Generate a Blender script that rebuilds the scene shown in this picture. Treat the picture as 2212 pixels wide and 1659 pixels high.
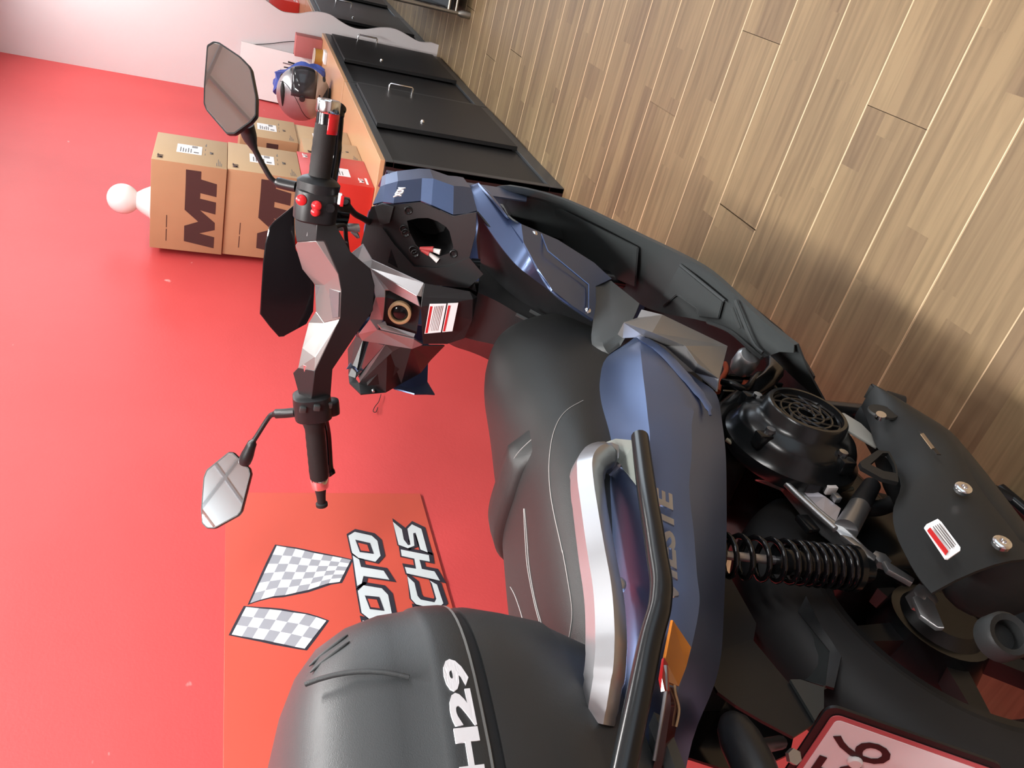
import bpy, bmesh, math, random
from mathutils import Vector, Matrix

random.seed(7)
PI = math.pi
scene = bpy.context.scene
col = scene.collection
for o in list(bpy.data.objects):
    bpy.data.objects.remove(o)

# ------------------------------------------------------------------ camera
# world: x along the red wall (away from the viewer), y towards the wall, z up.  The phone was held sideways.
cam_data = bpy.data.cameras.new('camera')
cam = bpy.data.objects.new('camera', cam_data)
col.objects.link(cam)
YAW, PITCH, ROLL, FPX = math.radians(31.525), math.radians(21.158), math.radians(-3.377), 1737.2
fwd = Vector((math.cos(PITCH)*math.cos(YAW), math.cos(PITCH)*math.sin(YAW), -math.sin(PITCH)))
rgt = fwd.cross(Vector((0, 0, 1))).normalized()
dwn = fwd.cross(rgt)
r2 = math.cos(ROLL)*rgt + math.sin(ROLL)*dwn
d2 = -math.sin(ROLL)*rgt + math.cos(ROLL)*dwn
m3 = Matrix((d2, r2, -fwd)).transposed()
cam.matrix_world = Matrix.Translation((0, 0, 1.32)) @ m3.to_4x4()
cam_data.sensor_fit = 'HORIZONTAL'
cam_data.sensor_width = 36
cam_data.lens = 36*FPX/2212
cam_data.clip_start = 0.02
scene.camera = cam

# ------------------------------------------------------------------ light and exposure
scene.view_settings.view_transform = 'Standard'
scene.view_settings.look = 'None'
scene.view_settings.exposure = 0.0
scene.view_settings.gamma = 1
scene.view_settings.use_curve_mapping = False
world = bpy.data.worlds.new('daylight')
scene.world = world
world.use_nodes = True
bg = world.node_tree.nodes['Background']
bg.inputs[0].default_value = (0.78, 0.90, 1.0, 1)
bg.inputs[1].default_value = 1.3


def area(name, loc, size, power, rot=(0, 0, 0), color=(1, 1, 1)):
    l = bpy.data.lights.new(name, 'AREA')
    l.shape = 'RECTANGLE'
    l.size, l.size_y = size
    l.energy = power
    l.color = color
    o = bpy.data.objects.new(name, l)
    o.location = loc
    o.rotation_euler = rot
    col.objects.link(o)
    return o


LAMPS = [(0.35, 0.42, 52), (1.80, 0.42, 33), (3.30, 0.42, 7), (4.90, 0.40, 22), (0.2, -1.7, 36), (2.6, -1.7, 8), (5.2, -1.7, 14)]
ZL = 2.47             # underside of the hanging luminaires
for lx, ly, pw in LAMPS:
    area('lamp_light_down', (lx, ly, ZL-0.006), (1.1, 0.16), pw, color=(1.0, 0.97, 0.94))
    area('added_uplight', (lx, ly, ZL+0.062), (1.1, 0.16), 11, (math.radians(180), 0, 0), color=(0.80, 0.93, 1.0))  # uplight added above each luminaire to brighten the ceiling
# daylight through the shop window in the right-hand wall
area('window_daylight', (1.6, -4.35, 1.55), (5.6, 2.1), 70, (math.radians(-90), 0, 0), (0.82, 0.91, 1.0))

# daylight through the glazed shop front at the far end
area('shopfront_daylight', (8.93, -1.70, 1.76), (4.6, 1.8), 82, (math.radians(90), 0, math.radians(90)), (0.80, 0.90, 1.0))

# ------------------------------------------------------------------ material helpers


def nt(name):
    m = bpy.data.materials.new(name)
    m.use_nodes = True
    t = m.node_tree
    return m, t, t.nodes['Principled BSDF']


def mat(name, rgb, rough=0.5, metal=0.0, spec=0.5, coat=0.0, grain=0.0, gscale=400.0, vary=0.0, vscale=6.0, alpha=1.0, trans=0.0, ior=1.45, emit=None):
    m, t, b = nt(name)
    b.inputs['Base Color'].default_value = (*rgb, 1)
    b.inputs['Roughness'].default_value = rough
    b.inputs['Metallic'].default_value = metal
    b.inputs['Specular IOR Level'].default_value = spec
    b.inputs['Coat Weight'].default_value = coat
    b.inputs['Coat Roughness'].default_value = 0.08
    b.inputs['Transmission Weight'].default_value = trans
    b.inputs['IOR'].default_value = ior
    if emit:
        b.inputs['Emission Color'].default_value = (*emit[0], 1)
        b.inputs['Emission Strength'].default_value = emit[1]
    tc = t.nodes.new('ShaderNodeTexCoord')
    if grain:
        n = t.nodes.new('ShaderNodeTexNoise')
        n.inputs['Scale'].default_value = gscale
        n.inputs['Detail'].default_value = 2
        t.links.new(tc.outputs['Object'], n.inputs['Vector'])
        bp = t.nodes.new('ShaderNodeBump')
        bp.inputs['Strength'].default_value = grain
        bp.inputs['Distance'].default_value = 0.001
        t.links.new(n.outputs['Fac'], bp.inputs['Height'])
        t.links.new(bp.outputs['Normal'], b.inputs['Normal'])
    if vary:
        n2 = t.nodes.new('ShaderNodeTexNoise')
        n2.inputs['Scale'].default_value = vscale
        n2.inputs['Detail'].default_value = 5
        t.links.new(tc.outputs['Object'], n2.inputs['Vector'])
        mx = t.nodes.new('ShaderNodeMix')
        mx.data_type = 'RGBA'
        mx.inputs[6].default_value = (*[c*(1-vary) for c in rgb], 1)
        mx.inputs[7].default_value = (*[min(1, c*(1+vary)) for c in rgb], 1)
        t.links.new(n2.outputs['Fac'], mx.inputs[0])
        t.links.new(mx.outputs[2], b.inputs['Base Color'])
    return m


# ------------------------------------------------------------------ mesh helpers
def link(name, me, m, parent=None, loc=None):
    o = bpy.data.objects.new(name, me)
    col.objects.link(o)
    if m is not None:
        for mm in (m if isinstance(m, (list, tuple)) else [m]):
            me.materials.append(mm)
    if parent:
        o.parent = parent
    if loc:
        o.location = loc
    return o


def finish(name, bm, m, parent=None, smooth=None, loc=None, recalc=True):
    if recalc:
        bmesh.ops.recalc_face_normals(bm, faces=bm.faces)
    me = bpy.data.meshes.new(name)
    bm.to_mesh(me)
    bm.free()
    if smooth:
        for p in me.polygons:
            p.use_smooth = True
        me.set_sharp_from_angle(angle=math.radians(smooth))
    return link(name, me, m, parent, loc)


def shell(bm, t):
    """give an open sheet a real thickness t behind its surface"""
    bmesh.ops.remove_doubles(bm, verts=bm.verts, dist=1e-5)
    bmesh.ops.recalc_face_normals(bm, faces=bm.faces)
    bm.normal_update()
    fs = list(bm.faces)
    back = {v: bm.verts.new(v.co-v.normal*t) for v in list(bm.verts)}
    rim = [e for e in bm.edges if len(e.link_faces) == 1]
    for f in fs:
        try:
            bm.faces.new([back[v] for v in reversed(f.verts)])
        except ValueError:
            pass
    for e in rim:
        u, v = e.verts
        try:
            bm.faces.new((u, v, back[v], back[u]))
        except ValueError:
            pass
    bmesh.ops.recalc_face_normals(bm, faces=bm.faces)


def tag(o, label=None, cat=None, group=None, kind=None):
    if label:
        o['label'] = label
    if cat:
        o['category'] = cat
    if group:
        o['group'] = group
    if kind:
        o['kind'] = kind
    return o


def empty(name, loc, label=None, cat=None, group=None):
    o = bpy.data.objects.new(name, None)
    o.empty_display_size = 0.05
    o.location = loc
    col.objects.link(o)
    return tag(o, label, cat, group)


def bm_box(bm, a, b, bevel=0.0, seg=2, mi=0):
    x0, y0, z0 = [min(p, q) for p, q in zip(a, b)]
    x1, y1, z1 = [max(p, q) for p, q in zip(a, b)]
    vs = [bm.verts.new(p) for p in ((x0, y0, z0), (x1, y0, z0), (x1, y1, z0), (x0, y1, z0), (x0, y0, z1), (x1, y0, z1), (x1, y1, z1), (x0, y1, z1))]
    fs = [bm.faces.new([vs[i] for i in f]) for f in ((0, 3, 2, 1), (4, 5, 6, 7), (0, 1, 5, 4), (1, 2, 6, 5), (2, 3, 7, 6), (3, 0, 4, 7))]
    for f in fs:
        f.material_index = mi
    if bevel:
        es = list({e for f in fs for e in f.edges})
        bmesh.ops.bevel(bm, geom=es, offset=bevel, segments=seg, profile=0.5, affect='EDGES')
    return vs


def box(name, a, b, m, parent=None, bevel=0.0, seg=2, loc=None):
    bm = bmesh.new()
    bm_box(bm, a, b, bevel, seg)
    return finish(name, bm, m, parent, 40 if bevel else None, loc)


def frame_of(d):
    d = Vector(d).normalized()
    u = d.cross(Vector((0, 0, 1)))
    if u.length < 1e-3:
        u = d.cross(Vector((0, 1, 0)))
    u.normalize()
    return d, u, d.cross(u)


def smooth_path(pts, n=8):
    P = [Vector(p) for p in pts]
    if len(P) < 3:
        return P
    out = []
    for i in range(len(P)-1):
        p0, p1, p2, p3 = P[max(i-1, 0)], P[i], P[i+1], P[min(i+2, len(P)-1)]
        for k in range(n):
            t = k/n
            out.append(0.5*((2*p1)+(p2-p0)*t+(2*p0-5*p1+4*p2-p3)*t*t+(3*p1-p0-3*p2+p3)*t**3))
    out.append(P[-1])
    return out


def bm_tube(bm, pts, rad, seg=10, caps=True, sec=None, up=None, closed=False, mi=0):
    """sweep a circle (or the closed 2-D section sec) along pts; rad is a number or one per point"""
    P = [Vector(p) for p in pts]
    n = len(P)
    R = rad if isinstance(rad, (list, tuple)) else [rad]*n
    if len(R) != n:
        R = [R[0]+(R[-1]-R[0])*i/(n-1) if len(R) == 2 else R[min(int(i*(len(R)-1)/(n-1)+.5), len(R)-1)] for i in range(n)]
    rings = []
    u = None
    for i, p in enumerate(P):
        if closed:
            d = P[(i+1) % n]-P[i-1]
        else:
            d = P[min(i+1, n-1)]-P[max(i-1, 0)]
        d.normalize()
        if up is not None:
            u = d.cross(Vector(up)).normalized()
        elif u is None:
            u = frame_of(d)[1]
        else:
            u = (u-d*u.dot(d)).normalized()
        v = d.cross(u)
        if sec:
            rings.append([bm.verts.new(p+u*a*R[i]+v*b*R[i]) for a, b in sec])
        else:
            rings.append([bm.verts.new(p+u*math.cos(2*PI*k/seg)*R[i]+v*math.sin(2*PI*k/seg)*R[i]) for k in range(seg)])
    s = len(rings[0])
    for i in range(n if closed else n-1):
        a, b = rings[i], rings[(i+1) % n]
        for k in range(s):
            f = bm.faces.new((a[k], a[(k+1) % s], b[(k+1) % s], b[k]))
            f.material_index = mi
    if caps and not closed:
        for rr in (rings[0], rings[-1]):
            f = bm.faces.new(rr)
            f.material_index = mi
    return rings


def tube(name, pts, rad, m, parent=None, seg=10, sec=None, up=None, smooth=50, n=0, closed=False):
    bm = bmesh.new()
    bm_tube(bm, smooth_path(pts, n) if n else pts, rad, seg, True, sec, up, closed)
    return finish(name, bm, m, parent, smooth)


def bm_lathe(bm, prof, c, axis, seg=24, mi=0):
    """prof: list of (distance along axis, radius)"""
    d, u, v = frame_of(axis)
    c = Vector(c)
    prev = None
    for a, r in prof:
        if r < 1e-6:
            ring = [bm.verts.new(c+d*a)]
        else:
            ring = [bm.verts.new(c+d*a+(u*math.cos(2*PI*k/seg)+v*math.sin(2*PI*k/seg))*r) for k in range(seg)]
        if prev:
            for k in range(seg):
                k2 = (k+1) % seg
                if len(prev) == 1 and len(ring) == 1:
                    continue
                if len(prev) == 1:
                    f = bm.faces.new((prev[0], ring[k2], ring[k]))
                elif len(ring) == 1:
                    f = bm.faces.new((prev[k], prev[k2], ring[0]))
                else:
                    f = bm.faces.new((prev[k], prev[k2], ring[k2], ring[k]))
                f.material_index = mi
        prev = ring


def lathe(name, prof, c, axis, m, parent=None, seg=28, smooth=40):
    bm = bmesh.new()
    bm_lathe(bm, prof, c, axis, seg)
    return finish(name, bm, m, parent, smooth)


def bm_prism(bm, pts, ext, mi=0, tri=True):
    """closed outline pts extruded by the vector ext"""
    ext = Vector(ext)
    a = [bm.verts.new(p) for p in pts]
    b = [bm.verts.new(Vector(p)+ext) for p in pts]
    n = len(a)
    fs = [bm.faces.new(a), bm.faces.new(list(reversed(b)))]
    for i in range(n):
        fs.append(bm.faces.new((a[i], b[i], b[(i+1) % n], a[(i+1) % n])))
    for f in fs:
        f.material_index = mi
        f.normal_update()
    if tri:
        bmesh.ops.triangulate(bm, faces=fs[:2])
    return fs


def prism(name, pts, ext, m, parent=None, bevel=0.0, smooth=35):
    bm = bmesh.new()
    bm_prism(bm, pts, ext, tri=not bevel)
    if bevel:
        bmesh.ops.recalc_face_normals(bm, faces=bm.faces)
        bmesh.ops.bevel(bm, geom=list(bm.edges), offset=bevel, segments=2, profile=0.5, affect='EDGES', clamp_overlap=True)
        bmesh.ops.triangulate(bm, faces=[f for f in bm.faces if len(f.verts) > 4])
    return finish(name, bm, m, parent, smooth)


def catmull(rows, n):
    """interpolate n steps between successive rows of points"""
    out = []
    L = len(rows)
    for i in range(L-1):
        for k in range(n):
            t = k/n
            row = []
            for j in range(len(rows[0])):
                p0, p1, p2, p3 = [Vector(rows[max(0, min(L-1, q))][j]) for q in (i-1, i, i+1, i+2)]
                row.append(0.5*((2*p1)+(p2-p0)*t+(2*p0-5*p1+4*p2-p3)*t*t+(3*p1-p0-3*p2+p3)*t**3))
            out.append(row)
    out.append([Vector(p) for p in rows[-1]])
    return out


def bm_grid(bm, rows, mi=0):
    V = [[bm.verts.new(p) for p in r] for r in rows]
    fs = []
    for i in range(len(V)-1):
        for j in range(len(V[0])-1):
            f = bm.faces.new((V[i][j], V[i+1][j], V[i+1][j+1], V[i][j+1]))
            f.material_index = mi
            fs.append(f)
    return fs


def skin(name, rows, m, parent=None, n=4, thick=0.003, smooth=28, both=False):
    """a moulded panel through rows of points, given a real wall thickness; both also adds the mirror-image left panel"""
    if both:
        skin(name, [mirror(r) for r in rows], m, parent, n, thick, smooth)
    R = catmull(rows, n) if n > 1 else rows
    bm = bmesh.new()
    bm_grid(bm, R)
    bmesh.ops.remove_doubles(bm, verts=bm.verts, dist=1e-5)
    shell(bm, thick)
    return finish(name, bm, m, parent, smooth)


def facets(name, pts, faces, m, parent=None, thick=0.003, smooth=None, both=False, bevel=0.0):
    if both:
        facets(name, mirror(pts), faces, m, parent, thick, smooth, False, bevel)
    bm = bmesh.new()
    V = [bm.verts.new(p) for p in pts]
    for f in faces:
        bm.faces.new([V[i] for i in f])
    bmesh.ops.delete(bm, geom=[v for v in bm.verts if not v.link_faces], context='VERTS')
    bm.normal_update()
    bmesh.ops.triangulate(bm, faces=[f for f in bm.faces if len(f.verts) > 3])
    bmesh.ops.remove_doubles(bm, verts=bm.verts, dist=1e-5)
    shell(bm, thick)
    o = finish(name, bm, m, parent, smooth)
    if bevel:
        b2 = o.modifiers.new('edge', 'BEVEL')
        b2.width = bevel
        b2.segments = 2
    return o


def mirror(pts):
    return [(p[0], -p[1], p[2]) for p in pts]


def plate(name, pts, n, thick, m, parent=None):
    """thin flat piece lying on a surface: outline pts, pushed out along n"""
    bm = bmesh.new()
    bm_prism(bm, pts, Vector(n).normalized()*thick)
    return finish(name, bm, m, parent)


def text_mesh(body, size, offset=0.0, shear=0.0, depth=0.0006, space=1.0):
    c = bpy.data.curves.new('lettering', 'FONT')
    c.body = body
    c.size = size
    c.offset = offset
    c.shear = shear
    c.extrude = depth
    c.space_character = space
    c.resolution_u = 3
    o = bpy.data.objects.new('lettering', c)
    col.objects.link(o)
    me = bpy.data.meshes.new_from_object(o)
    bpy.data.objects.remove(o)
    bpy.data.curves.remove(c)
    return me


def text_on(name, body, p0, right, up, width, height, m, parent=None, offset=0.0, shear=0.0, depth=0.0006, lift=0.0006, space=1.0):
    """lettering fitted to a width x height rectangle whose lower left corner is p0"""
    me = text_mesh(body, 1.0, offset, shear, 0.001, space)
    xs = [v.co.x for v in me.vertices]
    ys = [v.co.y for v in me.vertices]
    x0, x1, y0, y1 = min(xs), max(xs), min(ys), max(ys)
    r = Vector(right).normalized()
    u = Vector(up)
    u = (u-r*u.dot(r)).normalized()
    n = r.cross(u)
    p0 = Vector(p0)
    for v in me.vertices:
        v.co = p0+r*((v.co.x-x0)/(x1-x0)*width)+u*((v.co.y-y0)/(y1-y0)*height)+n*(lift+(depth if v.co.z > 0 else 0))
    me.update()
    return link(name, me, m, parent)

# ================================================================== materials
def wall_paint():
    m, t, b = nt('red_wall_paint')
    tc = t.nodes.new('ShaderNodeTexCoord')
    n = t.nodes.new('ShaderNodeTexNoise')
    n.inputs['Scale'].default_value = 1.3
    n.inputs['Detail'].default_value = 6
    t.links.new(tc.outputs['Object'], n.inputs['Vector'])
    r = t.nodes.new('ShaderNodeValToRGB')
    r.color_ramp.elements[0].color = (0.60, 0.068, 0.068, 1)
    r.color_ramp.elements[1].color = (0.68, 0.084, 0.085, 1)
    r.color_ramp.elements[0].position = 0.35
    r.color_ramp.elements[1].position = 0.65
    t.links.new(n.outputs['Fac'], r.inputs['Fac'])
    # a few pale scuffs, stretched and thresholded noise
    mp = t.nodes.new('ShaderNodeMapping')
    mp.inputs['Scale'].default_value = (9, 1, 16)
    mp.inputs['Rotation'].default_value = (0, 0.5, 0)
    t.links.new(tc.outputs['Object'], mp.inputs['Vector'])
    n2 = t.nodes.new('ShaderNodeTexNoise')
    n2.inputs['Scale'].default_value = 1.0
    n2.inputs['Detail'].default_value = 4
    t.links.new(mp.outputs['Vector'], n2.inputs['Vector'])
    r2_ = t.nodes.new('ShaderNodeValToRGB')
    r2_.color_ramp.elements[0].position = 0.735
    r2_.color_ramp.elements[1].position = 0.80
    t.links.new(n2.outputs['Fac'], r2_.inputs['Fac'])
    mx = t.nodes.new('ShaderNodeMix')
    mx.data_type = 'RGBA'
    mx.inputs[7].default_value = (0.8, 0.42, 0.40, 1)
    t.links.new(r2_.outputs['Color'], mx.inputs[0])
    t.links.new(r.outputs['Color'], mx.inputs[6])
    t.links.new(mx.outputs[2], b.inputs['Base Color'])
    b.inputs['Roughness'].default_value = 0.5
    b.inputs['Specular IOR Level'].default_value = 0.3
    n3 = t.nodes.new('ShaderNodeTexNoise')
    n3.inputs['Scale'].default_value = 160
    t.links.new(tc.outputs['Object'], n3.inputs['Vector'])
    bp = t.nodes.new('ShaderNodeBump')
    bp.inputs['Strength'].default_value = 0.12
    bp.inputs['Distance'].default_value = 0.002
    t.links.new(n3.outputs['Fac'], bp.inputs['Height'])
    t.links.new(bp.outputs['Normal'], b.inputs['Normal'])
    return m


def plank_mat():
    """laminate print: three strips per board, each strip cut into blocks of its own shade, with grain along the board"""
    m, t, b = nt('laminate_print')
    N = t.nodes.new
    L = t.links.new
    tc = N('ShaderNodeTexCoord')
    oi = N('ShaderNodeObjectInfo')
    sp = N('ShaderNodeSeparateXYZ')
    L(tc.outputs['Object'], sp.inputs[0])

    def mth(op, a, b_=None):
        q = N('ShaderNodeMath')
        q.operation = op
        for i, v in enumerate((a, b_)):
            if v is None:
                continue
            if isinstance(v, (int, float)):
                q.inputs[i].default_value = v
            else:
                L(v, q.inputs[i])
        return q.outputs[0]
    strip = mth('FLOOR', mth('DIVIDE', mth('ADD', sp.outputs['X'], 0.0963), 0.0642))
    rnd = mth('MULTIPLY', oi.outputs['Random'], 37.0)
    wn = N('ShaderNodeTexWhiteNoise')
    wn.noise_dimensions = '2D'
    cb = N('ShaderNodeCombineXYZ')
    L(strip, cb.inputs[0])
    L(rnd, cb.inputs[1])
    L(cb.outputs[0], wn.inputs['Vector'])
    blk = mth('FLOOR', mth('ADD', mth('DIVIDE', sp.outputs['Y'], 0.52), mth('MULTIPLY', wn.outputs['Value'], 5.0)))
    wn2 = N('ShaderNodeTexWhiteNoise')
    wn2.noise_dimensions = '3D'
    cb2 = N('ShaderNodeCombineXYZ')
    L(strip, cb2.inputs[0])
    L(rnd, cb2.inputs[1])
    L(blk, cb2.inputs[2])
    L(cb2.outputs[0], wn2.inputs['Vector'])
    ramp = N('ShaderNodeValToRGB')
    e = ramp.color_ramp.elements
    e[0].color = (0.180, 0.121, 0.066, 1)
    e[1].color = (0.252, 0.179, 0.095, 1)
    e.new(0.5).color = (0.215, 0.149, 0.079, 1)
    L(wn2.outputs['Value'], ramp.inputs['Fac'])
    # grain
    mp = N('ShaderNodeMapping')
    mp.inputs['Scale'].default_value = (46, 2.6, 10)
    L(tc.outputs['Object'], mp.inputs['Vector'])
    ad = N('ShaderNodeVectorMath')
    ad.operation = 'ADD'
    L(mp.outputs[0], ad.inputs[0])
    L(wn2.outputs['Color'], ad.inputs[1])
    ad2 = N('ShaderNodeVectorMath')
    ad2.operation = 'MULTIPLY_ADD'
    L(wn2.outputs['Color'], ad2.inputs[0])
    ad2.inputs[1].default_value = (30, 30, 30)
    L(mp.outputs[0], ad2.inputs[2])
    n = N('ShaderNodeTexNoise')
    n.inputs['Scale'].default_value = 1.0
    n.inputs['Detail'].default_value = 7
    n.inputs['Distortion'].default_value = 0.9
    L(ad2.outputs[0], n.inputs['Vector'])
    r2_ = N('ShaderNodeValToRGB')
    r2_.color_ramp.elements[0].position = 0.30
    r2_.color_ramp.elements[0].color = (0.62, 0.58, 0.55, 1)
    r2_.color_ramp.elements[1].position = 0.62
    r2_.color_ramp.elements[1].color = (1.08, 1.06, 1.04, 1)
    L(n.outputs['Fac'], r2_.inputs['Fac'])
    mx = N('ShaderNodeMix')
    mx.data_type = 'RGBA'
    mx.blend_type = 'MULTIPLY'
    mx.inputs[0].default_value = 0.75
    L(ramp.outputs['Color'], mx.inputs[6])
    L(r2_.outputs['Color'], mx.inputs[7])
    L(mx.outputs[2], b.inputs['Base Color'])
    b.inputs['Roughness'].default_value = 0.52
    b.inputs['Specular IOR Level'].default_value = 0.35
    bp = N('ShaderNodeBump')
    bp.inputs['Strength'].default_value = 0.15
    bp.inputs['Distance'].default_value = 0.0008
    L(n.outputs['Fac'], bp.inputs['Height'])
    L(bp.outputs['Normal'], b.inputs['Normal'])
    return m


M_red = wall_paint()
M_plank = plank_mat()
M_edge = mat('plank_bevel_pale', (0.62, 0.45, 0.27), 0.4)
M_sub = mat('subfloor', (0.06, 0.04, 0.025), 0.9)
M_white = mat('white_paint', (0.80, 0.76, 0.775), 0.55, vary=0.02)
M_ceil = mat('ceiling_tile', (0.70, 0.71, 0.70), 0.9, grain=0.2, gscale=250)
M_bar = mat('ceiling_bar', (0.42, 0.43, 0.43), 0.6)
M_lamp = mat('lamp_diffuser', (0.9, 0.9, 0.9), 0.5, emit=((1.0, 0.98, 0.95), 6.0))
M_blk = mat('cabinet_black', (0.016, 0.016, 0.017), 0.45, spec=0.35, vary=0.1)
M_blk2 = mat('cabinet_frame_grey', (0.040, 0.043, 0.046), 0.38)
M_maroon = mat('cabinet_side_brown', (0.026, 0.012, 0.012), 0.5, spec=0.25)
M_rec = mat('recess_black', (0.006, 0.006, 0.007), 0.6)
M_top = mat('beech_top', (0.60, 0.35, 0.19), 0.30, vary=0.10, vscale=3)
M_chrome = mat('chrome', (0.86, 0.87, 0.88), 0.10, metal=1)
M_steel = mat('brushed_steel', (0.62, 0.63, 0.64), 0.30, metal=1)
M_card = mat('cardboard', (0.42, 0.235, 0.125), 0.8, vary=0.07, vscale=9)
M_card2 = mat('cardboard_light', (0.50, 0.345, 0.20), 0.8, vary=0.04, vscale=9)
M_ink = mat('dark_brown_ink', (0.060, 0.022, 0.020), 0.7)
M_paper = mat('white_label', (0.86, 0.86, 0.88), 0.5)
M_print = mat('grey_print', (0.14, 0.12, 0.11), 0.6)
M_redbox = mat('red_carton', (0.62, 0.035, 0.025), 0.42)
M_redbox2 = mat('pale_red_carton', (0.50, 0.155, 0.15), 0.6)

# ================================================================== the room
X0, X1, YW, YR, ZC = -3.0, 9.0, 1.34, -4.5, 2.76
o = box('wall_left', (X0, YW, -0.06), (X1, YW+0.12, ZC), M_red)
tag(o, kind='structure')
o = box('wall_back', (X0-0.12, YR, -0.06), (X0, YW, ZC), M_white)
tag(o, kind='structure')
bm = bmesh.new()
bm_box(bm, (X1, YR, -0.06), (X1+0.12, YW, 0.84))
bm_box(bm, (X1, YR, 2.68), (X1+0.12, YW, ZC))
bm_box(bm, (X1, YR, 0.84), (X1+0.12, -4.02, 2.68))
bm_box(bm, (X1, 0.64, 0.84), (X1+0.12, YW, 2.68))
tag(finish('wall_front', bm, M_white), kind='structure')
bm = bmesh.new()
for k in range(4):
    yy = -3.99+4.60*k/3
    bm_box(bm, (X1+0.03, yy-0.03, 0.84), (X1+0.09, yy+0.03, 2.68))
for z in (0.84, 2.62):
    bm_box(bm, (X1+0.03, -4.02, z), (X1+0.09, 0.64, z+0.06))
tag(finish('window_2', bm, M_steel), kind='structure')
# right wall with the wide shop window
bm = bmesh.new()
bm_box(bm, (X0, YR-0.15, -0.06), (X1, YR, 0.45))
bm_box(bm, (X0, YR-0.15, 2.62), (X1, YR, ZC))
for a, b in ((X0, -1.25), (4.45, X1)):
    bm_box(bm, (a, YR-0.15, 0.45), (b, YR, 2.62))
tag(finish('wall_right', bm, M_white), kind='structure')
bm = bmesh.new()
for k in range(5):
    xx = -1.25+5.7*k/4
    bm_box(bm, (xx-0.03, YR-0.11, 0.45), (xx+0.03, YR-0.04, 2.62))
bm_box(bm, (-1.25, YR-0.11, 0.45), (4.45, YR-0.04, 0.52))
bm_box(bm, (-1.25, YR-0.11, 2.55), (4.45, YR-0.04, 2.62))
tag(finish('window_1', bm, M_steel), kind='structure')

ce = box('ceiling', (X0, YR, ZC), (X1, YW, ZC+0.1), M_ceil)
tag(ce, kind='structure')
bm = bmesh.new()
xx = X0+0.3
while xx < X1:
    bm_box(bm, (xx-0.007, YR, ZC-0.006), (xx+0.007, YW, ZC+0.001))
    xx += 0.6
yy = YR+0.24
while yy < YW:
    bm_box(bm, (X0, yy-0.007, ZC-0.0055), (X1, yy+0.007, ZC+0.001))
    yy += 0.6
finish('ceiling_grid', bm, M_bar, ce)
LAMP_LABELS = ['long hanging ceiling luminaire by the red wall, above the top case', 'long hanging ceiling luminaire by the red wall, above the handlebar', 'long hanging luminaire near the red wall, above the front cartons', 'long hanging luminaire near the red wall, above the white partition', 'long hanging luminaire in the middle of the shop, behind the viewer', 'long hanging luminaire in the middle of the shop, between two others', 'long hanging luminaire at the far end of the aisle']
for i, (lx, ly, pw) in enumerate(LAMPS):
    t = empty('ceiling_light', (lx, ly, ZL), LAMP_LABELS[i], 'ceiling light', 'hanging luminaires')
    bm = bmesh.new()
    for s in (-1, 1):
        bm_box(bm, (-0.6, s*0.085, 0.0), (0.6, s*0.10, 0.055))
        bm_box(bm, (s*0.575, -0.085, 0.0), (s*0.6, 0.085, 0.055))
    bm_box(bm, (-0.575, -0.085, 0.020), (0.575, 0.085, 0.032))
    finish('housing', bm, M_white, t)
    box('diffuser', (-0.575, -0.085, 0.002), (0.575, 0.085, 0.010), M_lamp, t)
    for s in (-1, 1):
        tube('suspension_wire', [(s*0.5, 0, 0.03), (s*0.5, 0, ZC-ZL)], 0.002, M_bar, t, 6)

# floor: separate laminate boards, pale bevelled long edges
fl = box('floor', (X0, YR, -0.06), (X1, YW, -0.010), M_sub)
tag(fl, kind='structure')
PW, PL = 0.1925, 1.285


def plank_mesh(length):
    bm = bmesh.new()
    w, h, e = PW/2-0.0003, length/2-0.0001, 0.0021
    top = [bm.verts.new(p) for p in ((-w+e, -h+0.0003, 0), (w-e, -h+0.0003, 0), (w-e, h-0.0003, 0), (-w+e, h-0.0003, 0))]
    mid = [bm.verts.new(p) for p in ((-w, -h, -0.0012), (w, -h, -0.0012), (w, h, -0.0012), (-w, h, -0.0012))]
    low = [bm.verts.new((v.co.x, v.co.y, -0.010)) for v in mid]
    bm.faces.new(top)
    for i in range(4):
        f = bm.faces.new((mid[i], mid[(i+1) % 4], top[(i+1) % 4], top[i]))
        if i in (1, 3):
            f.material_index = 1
        bm.faces.new((low[i], low[(i+1) % 4], mid[(i+1) % 4], mid[i]))
    bmesh.ops.recalc_face_normals(bm, faces=bm.faces)
    me = bpy.data.meshes.new('plank')
    bm.to_mesh(me)
    bm.free()
    me.materials.append(M_plank)
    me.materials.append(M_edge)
    return me


full = plank_mesh(PL)
cuts = {}
rows = [1.894-PW/2+PW*k for k in range(-4, 29)]      # boards that can be seen
for i, cx in enumerate(rows):
    off = (0.37*i+0.25*random.random()) % 1.0
    y = YW-PL*off-0.02
    segs = [(y, YW-0.004)]
    while y > -2.6:
        segs.append((y-PL, y))
        y -= PL
    for a, b in segs:
        ln = round(b-a, 2)
        if ln < 0.05:
            continue
        if abs((b-a)-PL) < 1e-6:
            me = full
        else:
            me = cuts.setdefault(ln, plank_mesh(ln))
        o = bpy.data.objects.new('plank', me)
        o.parent = fl
        o.location = (cx, (a+b)/2, 0)
        col.objects.link(o)
ylow = -2.6
bm = bmesh.new()
bm_box(bm, (X0, YR, -0.010), (rows[0]-PW/2-0.0005, YW, 0))
bm_box(bm, (rows[-1]+PW/2+0.0005, YR, -0.010), (X1, YW, 0))
o = finish('plank_field', bm, M_plank, fl)
o['kind'] = 'stuff'

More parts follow.
